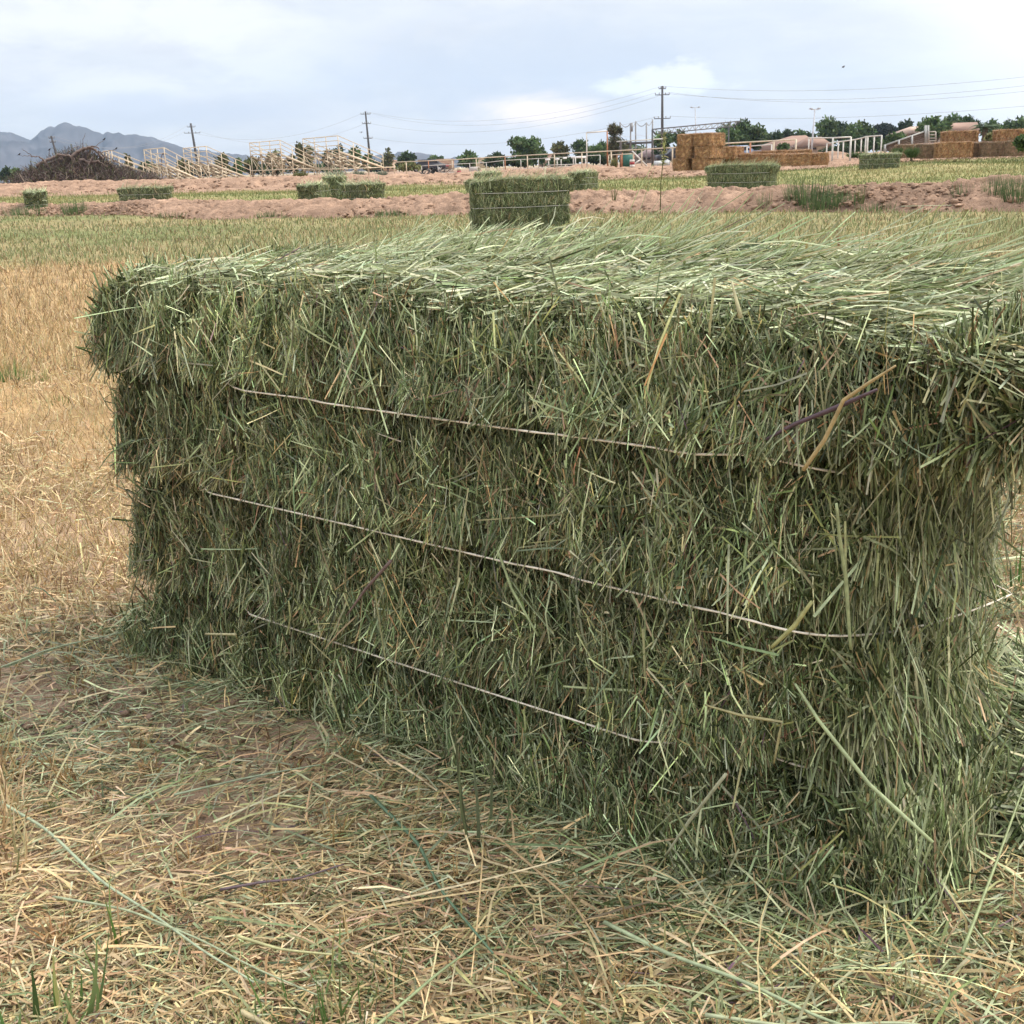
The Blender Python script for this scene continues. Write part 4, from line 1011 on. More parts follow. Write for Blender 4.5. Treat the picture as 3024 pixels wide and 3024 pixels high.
hip_house('small pink roof peeping out above the loading ramp', 2677, 2718, 394, 374, 2688, 2712, 160, 8, (.46, .33, .25), (.42, .34, .27), ((2690, 2700, 396, 402),))

# vehicles and odds and ends ---------------------------------------------------
def car(label, u, D, yaw, col, L=4.4, H=1.45):
    t = thing('parked_car', label, 'car', tuple(G0(u, D)), math.radians(yaw))
    prof = [(-L/2, .35), (-L/2, .8), (-L/2+.2, .9), (-L/2+1.0, .95), (-L/2+1.5, H), (L/2-1.2, H), (L/2-.5, .98), (L/2, .85), (L/2, .35)]
    V = [(x, y, z) for y in (-.85, .85) for x, z in prof]; n = len(prof)
    G_ = Geo().add(V, [(i, (i+1) % n, n+(i+1) % n, n+i) for i in range(n)], [(0, i+1, i) for i in range(1, n-1)]+[(n, n+i, n+i+1) for i in range(1, n-1)], col); G_.build('body', M_metal, t)
    for s in (-1, 1):
        Geo().add([(-L/2+1.15, s*.86, .97), (L/2-.75, s*.86, .97), (L/2-1.3, s*.86, H-.08), (-L/2+1.6, s*.86, H-.08)], [(0, 1, 2, 3)], None, (.02, .02, .025)).build('side_window', M_metal, t)
        for x in (-L/2+.8, L/2-.8):
            w_ = Geo().tube([(x, s*.72, .32), (x, s*.9, .32)], .32, 12, (.02, .02, .02)).build('wheel', M_wood, t)
            Geo().tube([(x, s*.88, .32), (x, s*.91, .32)], .17, 8, (.4, .4, .4)).build('rim', M_metal, w_)
car('dark car parked just left of the tall straw stack', 2004, 120, 8, (.03, .03, .04))
car('small pale blue car seen right of the straw stack', 2184, 120, 170, (.25, .32, .45))
car('dark car behind the junk heap near the adobe house', 1262, 150, 5, (.035, .035, .045))
def barrel(label, u, v0, v1, D, bands):
    c = G0(u, D); h = (v1-v0)/3485*D; t = thing('painted_barrel', label, 'barrel', tuple(c)); r = h*.33; z = 0
    for k, (f, col) in enumerate(bands):
        Geo().tube([(0, 0, z+.0), (0, 0, z+f*h)], r*(1.0+.02*(k % 2)), 16, col).build('band', M_paint, t, False); z += f*h
    Geo().tube([(0, 0, z), (0, 0, z+.03)], r*.9, 16, (.5, .5, .48)).build('lid', M_paint, t)
barrel('white barrel with a dark red band standing in front of the pipe fence', 1867, 482, 503, 66, [(.38, WHITE), (.35, (.33, .05, .05)), (.27, WHITE)])
barrel('red barrel with a cream top beside the adobe house', 1355, 505, 523, 76, [(.52, (.30, .04, .05)), (.48, CREAM)])
t = thing('concrete_pipe', 'short grey concrete pipe lying on its side near the red barrel', 'pipe', tuple(G0(1402, 78)), math.radians(-35))
n = 20; V = []; 
for x in (-.32, .32):
    for r in (.21, .16): V += [(x, r*math.cos(2*math.pi*k/n), .2+r*math.sin(2*math.pi*k/n)) for k in range(n)]
Q = []
for k in range(n):
    k2 = (k+1) % n; Q += [(k, k2, 2*n+k2, 2*n+k), (n+k2, n+k, 3*n+k, 3*n+k2), (k2, k, n+k, n+k2), (2*n+k, 2*n+k2, 3*n+k2, 3*n+k)]
Geo().add(V, Q, None, (.42, .37, .33)).build('ring', M_wall, t)
for i, (u, D, r) in enumerate([(1256, 82, .22), (1282, 80, .2), (1272, 83, .24)]):
    g = G0(u, D); G_ = Geo(); a = np.linspace(0, 2*math.pi, 15)
    for q in (-.04, .04): G_.tube(np.stack([r*np.cos(a), r*np.sin(a), a*0+.07+q+i*.0], -1), .06, 6, (.025, .025, .025), cap=False)
    o = G_.build('old_tyre', M_wood, None, True, label=['old black tyre at the left end of the junk heap', 'old black tyre in the middle of the junk heap', 'old black tyre behind the other two in the junk heap'][i], category='tyre', group='old tyres in the junk heap')
    o.location = g+np.array([0, 0, .12]); o.rotation_euler = (1.1, .2*i, .4*i)
t = thing('junk_heap', 'low heap of grey branches and scrap in front of the adobe house', 'junk heap', tuple(G0(1300, 81)))
for k in range(26):
    a = np.array([rng.uniform(-1.2, .6), rng.uniform(-.3, .3), .03]); b = a+np.array([rng.uniform(-.5, .7), rng.uniform(-.3, .3), rng.uniform(.05, .5)])
    Geo().tube([a, (a+b)/2+rng.normal(0, .05, 3), b], [.035, .03, .015], 5, vary((.22, .19, .17), .4)).build('branch', M_wood, t, True)
for u0, u1, D, lab in ((1930, 1957, 90, 'pale rectangular trough left of the tallest pole'), (1960, 1976, 90, 'pale rectangular trough just right of the weed stalk')):
    t = thing('water_trough', lab, 'trough'); a, b = X(u0, D), X(u1, D); z = gzf(a, D)
    Geo().box(a, b, D, D+.05, z, z+.35, (.55, .58, .58)).build('side_wall', M_paint, t); Geo().box(a, b, D+.5, D+.55, z, z+.35, (.55, .58, .58)).build('side_wall', M_paint, t)
    for x in (a-.05, b): Geo().box(x, x+.05, D, D+.55, z, z+.35, (.5, .53, .53)).build('end_wall', M_paint, t)
    Geo().box(a, b, D+.05, D+.5, z, z+.05, (.4, .42, .42)).build('floor_panel', M_paint, t)
for u0, u1, D, vt, lab in ((1326, 1340, 77, 508, 'white crate leaning on the pipe fence post by the red barrel'), (1301, 1330, 76, 518, 'low pale board lying in front of the junk heap')):
    a, b = W(u0, vt, D), W(u1, vt, D); z = gzf(a[0], D); h = max(.12, b[2]-z)
    t = thing('crate', lab, 'crate')
    for k in range(3): Geo().box(a[0], b[0], D, D+.03, z+h*k/3+.005, z+h*(k+1)/3-.005, vary((.6, .56, .5))).build('board', M_wood, t)
    Geo().box(a[0], b[0], D+.031, D+.3, z, z+h*.9, (.4, .36, .3)).build('body', M_wood, t)

# ------------------------------------------------------------------ heap of dead branches with birds
def brush():
    D = 60.; t = thing('brush_pile', 'huge brown heap of dead branches below the mountains', 'brush pile', (0, 0, 0))
    us = [38, 70, 120, 170, 230, 262, 300, 340, 380, 420, 452]; vt = [545, 528, 505, 476, 462, 455, 478, 505, 520, 530, 541]
    def top(u): return np.interp(u, us, vt)
    n = 22000; u = rng.uniform(62, 440, n); f = rng.random(n)**.8; yy = rng.normal(0, 1.0, n)
    base = 553.; P = []
    zt = np.array([Z(a, b, D) for a, b in zip(u, top(u))]); xs = np.array([X(a, D) for a in u])
    zg = gz(xs, np.full(n, D)); z = zg+(zt-zg)*f*np.exp(-(yy/2.2)**2)
    P = np.stack([xs, D+yy, z], -1); cdir = np.stack([(xs-X(235, D))*.12, rng.normal(0, .6, n), rng.normal(.25, .7, n)], -1)+rng.normal(0, .55, (n, 3))
    B = Blades(); T = nrm(cdir)
    pal = [(4, (.10, .075, .065)), (3, (.15, .115, .10)), (3, (.055, .04, .035)), (1.2, (.13, .14, .06)), (1, (.27, .22, .18))]
    B.add(P, T, unit(n), rng.uniform(.15, .6, n), rng.uniform(.010, .026, n), palette(n, pal, .25), 3, rng.normal(0, .2, n), .7)
    # spiky outline
    m = 900; u = rng.uniform(70, 400, m); P = np.array([W(a, b, D) for a, b in zip(u, top(u)+rng.uniform(-2, 12, m))])
    B.add(P, nrm(np.stack([(P[:, 0]-X(235, D))*.25, rng.normal(0, .4, m), np.abs(rng.normal(.6, .4, m))], -1)+rng.normal(0, .4, (m, 3))), unit(m), rng.uniform(.2, .75, m), rng.uniform(.012, .026, m), palette(m, pal, .2), 4, rng.normal(0, .25, m), .8)
    B.build('twig_mass', M_wood, t, kind='stuff')
    G_ = Geo(); n = 30; a, b = np.meshgrid(np.linspace(0, 1, 40), np.linspace(0, 1, 14), indexing='ij')
    uu = 60+a*370; zt = np.array([Z(q, top(q)+12, D) for q in uu.ravel()]).reshape(a.shape); xx = np.array([X(q, D) for q in uu.ravel()]).reshape(a.shape); g = gz(xx, xx*0+D)
    zz_ = g+(zt-g)*np.sin(b*math.pi)*.88*(1+.2*fbm(a*14, b*6, oct=3, seed=8))-.05; yy = D+(b-.5)*3.0
    i = np.arange(39)[:, None]; j = np.arange(13)[None]; Q = np.stack([i*14+j, i*14+j+1, (i+1)*14+j+1, (i+1)*14+j], -1).reshape(-1, 4)
    V = np.stack([xx, yy, zz_], -1).reshape(-1, 3); G_.add(V, Q, None, palette(len(V), pal, .2)); G_.build('packed_debris', M_wood, t)
    br = [([(105, 490), (150, 470), (175, 457), (205, 460), (225, 480)], .09), ([(210, 470), (228, 450), (250, 440), (270, 437), (290, 450), (305, 468)], .10), ([(255, 440), (262, 434), (280, 432), (294, 440)], .05),
          ([(140, 490), (128, 470), (110, 462), (92, 461)], .05), ([(92, 461), (75, 447), (66, 441)], .018), ([(95, 463), (75, 460), (57, 459)], .018), ([(240, 450), (243, 425), (252, 395)], .018),
          ([(270, 440), (290, 425), (307, 414)], .016), ([(300, 450), (325, 445), (343, 441)], .018), ([(190, 458), (215, 440), (235, 432)], .025), ([(235, 470), (262, 480), (290, 476), (318, 492)], .08),
          ([(200, 500), (190, 478), (182, 462)], .05), ([(180, 470), (140, 485), (115, 500)], .06), ([(270, 437), (262, 460), (272, 480)], .05), ([(290, 445), (305, 460), (330, 470)], .04), ([(150, 462), (146, 445)], .018),
          ([(215, 545), (235, 520), (240, 495)], .07), ([(260, 555), (270, 525), (262, 500)], .06), ([(300, 540), (290, 515), (296, 495)], .06), ([(330, 470), (350, 480), (372, 500)], .035)]
    for pts, r in br:
        d = rng.uniform(-.9, -.2); P = np.array([W(a, b, D+d) for a, b in pts]); m = len(P)
        tt = np.linspace(0, m-1, 5*(m-1)+1); Pi = np.stack([np.interp(tt, range(m), P[:, k]) for k in range(3)], -1)+rng.normal(0, .02, (len(tt), 3))
        Geo().tube(Pi, np.linspace(r, r*.45, len(tt)), 5, vary((.16, .12, .10), .3)).build('branch', M_wood, t, True)
    def bird(u, v, Db, lab, fly=False):
        p = W(u, v, Db); k = thing('bird', lab, 'bird', tuple(p), random.uniform(-1, 1)); k.scale = (.62,)*3
        c = (.035, .03, .03)
        Geo().tube([(-.13, 0, -.05), (-.06, 0, -.02), (0, 0, 0), (.05, 0, .05), (.075, 0, .085), (.10, 0, .09)], [.004, .03, .05, .04, .03, .006], 8, c).build('body', M_wood, k, True)
        Geo().add([(-.10, -.02, -.04), (-.10, .02, -.04), (-.22, .025, -.10), (-.22, -.025, -.10), (-.1, 0, -.05)], [(0, 1, 2, 3)], [(0, 3, 4), (1, 4, 2)], c).build('tail', M_wood, k)
        Geo().tube([(.095, 0, .09), (.125, 0, .085)], [.008, .001], 5, (.1, .09, .07)).build('beak', M_wood, k)
        for s in (-1, 1):
            if fly: V = [(.04, s*.04, .02), (-.05, s*.04, .02), (-.03, s*.2, .07), (.03, s*.19, .08), (-.06, s*.34, .03)]
            else: V = [(.03, s*.045, .03), (-.03, s*.055, -.02), (-.12, s*.02, -.06), (-.02, s*.05, .035), (-.08, s*.05, .0)]
            Geo().add(V, None, [(0, 1, 2), (0, 2, 3), (1, 4, 2), (2, 4, 3)], c).build('wing', M_wood, k)
        if not fly:
            for s in (-.02, .02): Geo().tube([(.0, s, -.04), (.005, s, -.085)], .005, 4, (.08, .06, .05)).build('leg', M_wood, k)
    bird(57, 456, D-.5, 'dark bird perched at the tip of the leftmost long twig')
    bird(146, 442, D-.5, 'dark bird perched on the heap just right of the leaning pole base')
    bird(308, 411, D-.5, 'dark bird perched high on a thin twig above the first bleacher')
    bird(343, 439, D-.5, 'dark bird perched on the right side of the branch heap')
    bird(2491, 198, 60, 'dark bird flying high in the sky on the right', True)
    bird(1067, 391, 100, 'tiny dark bird flying left of the thin dark pole', True)
brush()

# ------------------------------------------------------------------ trees and shrubs
def tree(label, u, vt, vb, ru, D, leafc, name='broadleaf_tree', cat='tree', lobes=9, dens=1.0, trunk=True, shape='round', group=None, lf=1.0):
    p = W(u, vt, D); q = W(u, vb, D); s = D/3485.; R = ru*s; zc0, zc1 = q[2], p[2]; g = gzf(p[0], D)
    t = thing(name, label, cat, (p[0], D, g), 0, group); z0, z1 = zc0-g, zc1-g
    z0 = max(z0, .15); cz, rz = (z0+z1)/2, (z1-z0)/2
    r_ = random.Random(int(u*7+vt)); L = []
    for k in range(lobes):
        a = r_.uniform(0, 2*math.pi); h = r_.uniform(-.65, .62); w_ = math.sqrt(max(0, 1-h*h))*r_.uniform(.3, .85)
        L.append((R*w_*math.cos(a), R*w_*math.sin(a), cz+rz*h, R*r_.uniform(.24, .46), rz*r_.uniform(.30, .45)))
    L.append((0, 0, cz, R*.7, rz*.7)); L.append((r_.uniform(-.2, .2)*R, 0, z1-rz*.36, R*.35, rz*.36))
    if shape == 'dome': L = [(0, 0, cz, R, rz)]*3
    n = int(900*dens*max(.5, min(2.2, ru/40))); B = Blades()
    wts = np.array([l[3]*l[4] for l in L]); idx = rng.choice(len(L), n, p=wts/wts.sum()); LL = np.array(L)[idx]
    dv = unit(n); rr = rng.random(n)**.35 if shape != 'dome' else rng.uniform(.85, 1, n)
    P = LL[:, :3]+dv*np.stack([LL[:, 3], LL[:, 3], LL[:, 4]], -1)*rr[:, None]
    P[:, 2] = np.maximum(P[:, 2], .05)
    sz = .0019*D*lf
    clump = np.exp(.22*rng.normal(size=len(L)))[idx][:, None]
    T = nrm(unit(n)+np.array([0, 0, .4])); B.add(P, T, unit(n), rng.uniform(.7, 1.7, n)*sz, rng.uniform(.5, 1.1, n)*sz, palette(n, leafc, .25)*clump, 1, .1, .5)
    B.build('crown' if cat == 'tree' else 'foliage', M_leaf, t)
    G_ = Geo()
    for l in L[:lobes+1] if shape != 'dome' else L[:1]:
        k = .62 if shape != 'dome' else .93
        th = np.linspace(0, math.pi, 6); ph = np.linspace(0, 2*math.pi, 9)[:-1]; A, Bp = np.meshgrid(th, ph, indexing='ij')
        V = np.stack([l[0]+l[3]*k*np.sin(A)*np.cos(Bp), l[1]+l[3]*k*np.sin(A)*np.sin(Bp), np.maximum(l[2]+l[4]*k*np.cos(A), .02)], -1).reshape(-1, 3)
        Q = [(i*8+j, (i+1)*8+j, (i+1)*8+(j+1) % 8, i*8+(j+1) % 8) for i in range(5) for j in range(8)]
        G_.add(V, Q, None, np.array(leafc[0][1])*.9)
    if cat == 'tree': G_.build('inner_foliage', M_leaf, t)
    if trunk:
        G_ = Geo(); G_.tube([(0, 0, 0), (.02*R, 0, z0*.6), (0, .03*R, cz)], [.06*R+.1, .05*R+.06, .03*R+.03], 7, (.13, .10, .08))
        for k in range(4):
            l = L[k % len(L)]; G_.tube([(0, 0, z0*.7), (l[0]*.5, l[1]*.5, (z0+l[2])/2), (l[0], l[1], l[2])], [.035*R+.04, .02*R+.03, .01*R+.01], 5, (.13, .10, .08))
        G_.build('trunk', M_wood, t, True)
    return t
LG = [(3, (.075, .12, .04)), (2, (.10, .145, .055)), (1, (.05, .085, .03))]            # mid green
LD = [(3, (.04, .065, .025)), (2, (.06, .09, .035)), (1, (.03, .045, .02))]          # dark evergreen
LO = [(3, (.12, .125, .05)), (2, (.15, .15, .065)), (1, (.08, .09, .04))]          # olive, clipped
LY = [(3, (.17, .17, .06)), (2, (.12, .14, .05)), (1, (.2, .19, .09))]
LK = [(3, (.025, .035, .03)), (1, (.04, .05, .04))]
LGR = [(3, (.14, .17, .12)), (2, (.18, .21, .15)), (1, (.10, .13, .08))]
TG = 'trees along the horizon'
for (u, vt, vb, ru, D, pal, lab, kw) in [
    (14, 494, 535, 20, 190, LD, 'dark tree at the far left edge below the mountains', {}),
    (42, 496, 538, 16, 180, LG, 'small green tree right of the far left one', {}),
    (95, 494, 535, 20, 170, LG, 'green tree partly hidden by the left side of the dead branch heap', {}),
    (378, 455, 530, 13, 130, LO, 'narrow olive tree seen behind the first bleacher', {}),
    (440, 478, 530, 36, 150, LD, 'low dark tree behind the second bleacher', {}),
    (540, 472, 532, 24, 150, LO, 'low olive tree between second and middle bleachers', {}),
    (657, 453, 525, 29, 150, LO, 'round clipped olive tree above the right end of the middle bleacher', {}),
    (700, 464, 525, 18, 155, LG, 'small green tree between the round clipped trees', {}),
    (741, 463, 525, 22, 150, LO, 'clipped olive tree at the left post of the raised bleacher', {}),
    (812, 441, 520, 29, 150, LO, 'square clipped olive tree behind the raised bleacher', {}),
    (893, 421, 520, 31, 150, LO, 'tallest clipped olive tree, between the raised and tallest bleachers', {}),
    (862, 455, 515, 14, 155, LD, 'small dark tree left of the tallest clipped tree', {}),
    (965, 440, 515, 20, 165, LD, 'dark tree behind the left part of the tallest bleacher', {}),
    (1003, 428, 515, 25, 170, LD, 'dark tree behind the middle of the tallest bleacher', {}),
    (1045, 433, 515, 26, 165, LG, 'green tree behind the right part of the tallest bleacher', {}),
    (1085, 455, 515, 20, 170, LG, 'low green tree behind the thin dark pole', {}),
    (1142, 440, 500, 20, 200, LO, 'airy tree above the small tan building', {'dens': .6}),
    (1196, 450, 512, 32, 190, LD, 'dark green tree left of the adobe house', {}),
    (1205, 480, 522, 36, 115, LY, 'yellow green round bush in front of the adobe house', {'cat': 'bush', 'name': 'round_bush', 'trunk': False}),
    (1285, 464, 480, 24, 290, LG, 'distant tree top showing above the adobe house', {}),
    (1385, 446, 512, 34, 180, LG, 'light green tree right of the adobe house', {'dens': .8}),
    (1462, 450, 515, 34, 170, LD, 'dark tree left of the big rounded green tree', {}),
    (1546, 401, 500, 55, 160, LG, 'big rounded green tree left of centre of the skyline', {'dens': 1.6, 'lobes': 14}),
    (1600, 432, 500, 18, 165, LG, 'small green tree touching the right side of the big rounded tree', {}),
    (1530, 470, 512, 60, 120, LD, 'dark hedge behind the pipe fence, left part', {'cat': 'bush', 'name': 'hedge', 'trunk': False}),
    (1660, 466, 508, 60, 120, LD, 'dark hedge behind the white chute', {'cat': 'bush', 'name': 'hedge', 'trunk': False}),
    (1765, 460, 500, 50, 125, LD, 'dark hedge right of the white chute', {'cat': 'bush', 'name': 'hedge', 'trunk': False}),
    (2240, 432, 466, 60, 235, LD, 'added dark hedge line standing for shade behind the left slope of the pink roof', {'cat': 'bush', 'name': 'hedge', 'trunk': False}),  # the hedge lines are added to stand for dark shade under the crowns
    (2500, 430, 464, 70, 150, LD, 'added dark hedge line standing for shade behind the white pipe frames', {'cat': 'bush', 'name': 'hedge', 'trunk': False, 'dens': 1.2}),
    (2395, 428, 462, 50, 240, LD, 'added dark hedge line standing for shade behind the light pole foot', {'cat': 'bush', 'name': 'hedge', 'trunk': False}),
    (1880, 452, 492, 60, 200, LD, 'added dark hedge line standing for shade behind the shade canopy', {'cat': 'bush', 'name': 'hedge', 'trunk': False}),
    (1975, 448, 488, 55, 210, LG, 'added green hedge line standing for shade behind the tallest utility pole', {'cat': 'bush', 'name': 'hedge', 'trunk': False}),
    (1110, 484, 512, 60, 260, LD, 'added low dark hedge line standing for shade right of the bleachers', {'cat': 'bush', 'name': 'hedge', 'trunk': False}),
    (1400, 474, 506, 60, 265, LD, 'added low dark hedge line standing for shade right of the adobe house', {'cat': 'bush', 'name': 'hedge', 'trunk': False}),
    (960, 486, 516, 70, 230, LG, 'added low green hedge line standing for shade seen through the tallest bleacher', {'cat': 'bush', 'name': 'hedge', 'trunk': False}),
    (790, 488, 520, 80, 235, LD, 'added low dark hedge line standing for shade seen through the raised bleacher', {'cat': 'bush', 'name': 'hedge', 'trunk': False}),
    (590, 492, 528, 90, 240, LD, 'added low dark hedge line standing for shade seen through the middle bleacher', {'cat': 'bush', 'name': 'hedge', 'trunk': False}),
    (1660, 419, 480, 31, 170, LO, 'brownish olive tree between the big rounded tree and the gate frame', {}),
    (1722, 414, 480, 38, 180, LG, 'green tree inside the tall white gate frame', {}),
    (1782, 416, 480, 36, 175, LG, 'green tree at the right post of the tall gate frame', {}),
    (1865, 420, 480, 45, 190, LG, 'green tree behind the netting poles', {'dens': .8}),
    (1955, 386, 470, 34, 180, LG, 'green tree behind the tallest utility pole', {}),
    (2014, 386, 470, 36, 170, LG, 'green tree just left of the top of the tall straw stack', {}),
    (2080, 396, 470, 34, 175, LD, 'dark tree hidden behind the tall straw stack', {}),
    (2190, 350, 460, 64, 150, LD+LG, 'big spreading dark tree right of the tall straw stack', {'dens': 1.8, 'lobes': 14}),
    (2142, 385, 450, 44, 135, LG, 'bright green tree at the foot of the big spreading tree', {'dens': 1.3}),
    (2256, 393, 450, 40, 215, LD, 'low dark tree between the big spreading tree and the pink roof', {}),
    (2295, 385, 440, 18, 200, LD, 'small dark tree top above the left slope of the pink roof', {}),
    (2325, 383, 440, 22, 205, LD, 'dark tree top above the middle of the pink roof', {}),
    (2358, 385, 440, 22, 205, LG, 'green tree top above the right half of the pink roof', {}),
    (2392, 390, 440, 20, 210, LD, 'low dark tree left of the pale light pole top', {}),
    (2434, 346, 430, 28, 200, LG, 'tall airy green tree right of the pale light pole', {}),
    (2458, 342, 430, 22, 198, LG, 'slim green tree top beside the tall airy tree', {}),
    (2487, 358, 430, 30, 200, LD, 'dark green tree in the middle of the right-hand tree group', {}),
    (2520, 364, 440, 26, 180, LG, 'green tree in a gap of the right-hand tree group', {}),
    (2552, 355, 440, 30, 175, LG, 'green tree left of the dark domed tree', {}),
    (2610, 365, 430, 40, 190, LK, 'very dark dome shaped tree', {'shape': 'dome', 'dens': 2.0, 'lf': .7}),
    (2560, 400, 450, 60, 110, LD, 'dark bushy hedge behind the row of white posts', {'cat': 'bush', 'name': 'hedge', 'trunk': False, 'dens': 1.3}),
    (2655, 392, 450, 48, 105, LG, 'grey green bushes behind the loading ramp', {'cat': 'bush', 'name': 'hedge', 'trunk': False}),
    (2678, 352, 430, 32, 190, LD, 'dark tree right of the domed tree', {}),
    (2765, 338, 430, 42, 140, LG, 'leafy green tree behind the ramp posts', {'dens': 1.4}),
    (2735, 346, 430, 26, 170, LG, 'green tree left of the leafy one behind the ramp', {}),
    (2820, 335, 400, 40, 185, LG, 'green tree above the left half of the long pink roof', {}),
    (2868, 341, 400, 36, 185, LD, 'dark green tree above the right half of the long pink roof', {}),
    (2935, 354, 430, 36, 160, LG, 'green tree right of the palm', {}),
    (2975, 352, 430, 30, 165, LG, 'green tree between the palm side tree and the edge tree', {}),
    (3015, 343, 430, 36, 160, LG, 'green tree at the right edge of the picture', {}),
    (3075, 345, 430, 36, 160, LG, 'green tree just outside the right edge', {}),
    (2930, 392, 440, 26, 70, LY, 'yellow green bush beside the palm trunk', {'cat': 'bush', 'name': 'round_bush', 'trunk': False}),
    (3022, 398, 452, 30, 33, LG, 'green bush in front of the right-hand straw pile', {'cat': 'bush', 'name': 'round_bush', 'trunk': False, 'dens': 1.6, 'lf': 1.0}),
    (2312, 428, 448, 18, 95, LG, 'low green bush in front of the pink roofed house', {'cat': 'bush', 'name': 'round_bush', 'trunk': False}),
    (2795, 416, 436, 14, 70, LD, 'dark bush between the ramp gate and the raised straw bale', {'cat': 'bush', 'name': 'round_bush', 'trunk': False})]:
    tree(lab, u, vt, vb, ru, D, pal, group=TG if kw.get('cat', 'tree') == 'tree' else 'bushes and hedges behind the arena', **kw)
# leaning pine with two clumps
t = thing('pine_tree', 'tall thin pine with two clumps of needles right of the gate frame', 'tree', tuple(G0(1818, 120)))
s = 120/3485.; g0 = G0(1818, 120)
def rel(u, v): return np.array([X(u, 120, v)-g0[0], 0, Z(u, v, 120)-g0[2]])
Geo().tube([(0, 0, 0), rel(1816, 440), rel(1813, 400), rel(1812, 372)], [.22, .16, .1, .04], 7, (.12, .09, .07)).build('trunk', M_wood, t, True)
for cu, cv, ru, rv, n in ((1811, 386, 15, 17, 420), (1829, 388, 8, 9, 130), (1815, 425, 22, 22, 480), (1836, 440, 24, 26, 420), (1806, 455, 20, 18, 300)):
    c = rel(cu, cv); B = Blades(); P = c+unit(n)*np.array([ru*s, ru*s*.8, rv*s])*(rng.random((n, 1))**.4)
    B.add(P, nrm(unit(n)+np.array([0, 0, .6])), unit(n), rng.uniform(.2, .45, n), rng.uniform(.05, .13, n), palette(n, [(3, (.10, .105, .05)), (2, (.13, .11, .07)), (1, (.07, .08, .04))], .2), 1, 0, .4)
    B.build('needle_clump', M_leaf, t)
# palm
g0 = G0(2904, 75); t = thing('palm_tree', 'small palm with drooping fronds between the straw piles', 'palm', tuple(g0))
tp = Z(2900, 378, 75)-g0[2]
Geo().tube([(0, 0, 0), (-.02, 0, tp*.5), (-.08, 0, tp)], [.22, .19, .15], 9, (.16, .12, .09)).build('trunk', M_wood, t, True)
for k in range(22):
    a = k*2.4; el = random.uniform(-.2, 1.2); B = Blades(); m = 26; q = np.linspace(.08, 1, m)
    L_ = random.uniform(.9, 1.15); dirh = np.array([math.cos(a), math.sin(a), 0])
    pts = np.stack([dirh[0]*L_*q*math.cos(el*.6)-.08, dirh[1]*L_*q*math.cos(el*.6), tp+L_*(q*math.sin(el)-.75*q*q)], -1)
    sd2 = np.array([-dirh[1], dirh[0], -.35])
    for s_ in (-1, 1): B.add(pts, np.tile(dirh*.6+sd2*s_*np.array([1, 1, s_]), (m, 1)), np.tile([0, 0, 1.], (m, 1)), .30*np.sin(q*2.7+.3), .045, palette(m, [(2, (.06, .10, .04)), (1, (.09, .13, .06))], .15), 1, -.1, .3)
    B.build('frond', M_leaf, t)

# grassy shrubs in front of the bleachers
def shrub(label, u, vt, vb, ru, D, pal=LGR, n=900, group='rounded grey green shrubs in front of the bleachers'):
    g = G0(u, D); s = D/3485.; R = ru*s; H = (vb-vt)*s
    t = thing('desert_shrub', label, 'shrub', (g[0], g[1], Z(u, vb, D) if abs(Z(u, vb, D)-g[2]) < .35 else g[2]), 0, group)
    B = Blades(); a = rng.uniform(0, 2*math.pi, n); q = rng.random(n)**.6*.45*R; P = np.stack([q*np.cos(a), q*np.sin(a), rng.uniform(0, .3*H, n)], -1)
    D_ = nrm(np.stack([np.cos(a)*rng.uniform(0, 1.0, n)*R/H, np.sin(a)*rng.uniform(0, 1., n)*R/H, rng.uniform(.35, 1, n)], -1))
    B.add(P, D_, unit(n), rng.uniform(.4, .9, n)*H, rng.uniform(.012, .03, n)*D/60, palette(n, pal, .2), 2, .05, .3); B.build('foliage', M_leaf, t)
    Geo().tube([(0, 0, -.1), (0, 0, H*.4)], [.05, .02], 6, (.14, .11, .08)).build('stem', M_wood, t)
shrub('grey green shrub on the dirt at the foot of the middle bleacher', 768, 523, 552, 32, 52)
shrub('wide grey green shrub at the left post of the tallest bleacher', 992, 505, 533, 36, 60)
shrub('yellowish weed clump under the raised bleacher', 884, 508, 532, 22, 62, LY)
shrub('round grey green shrub below the tallest bleacher', 1057, 508, 538, 20, 56)
shrub('round grey green shrub right of the tallest bleacher', 1126, 508, 540, 19, 54)
shrub('tiny dark green shrub at the foot of the second bleacher', 495, 530, 548, 15, 62, LD)
shrub('yellow flowering weed beside the pipe fence, left of the green panel', 1813, 470, 505, 10, 62, LY, 300, 'weeds by the pipe fence')
shrub('low green weeds at the left end of the low straw wall on the right', 2690, 436, 466, 26, 40, LG, 700, 'weeds by the straw bales')
shrub('bright green weed between the hay bale and the ramp', 2648, 437, 455, 18, 41, LG, 500, 'weeds by the straw bales')
shrub('grey green weeds under the row of white posts', 2530, 446, 466, 44, 49, LG, 900, 'weeds by the straw bales')
shrub('small weed right of the low straw row', 2430, 462, 476, 12, 46, LG, 300, 'weeds by the straw bales')

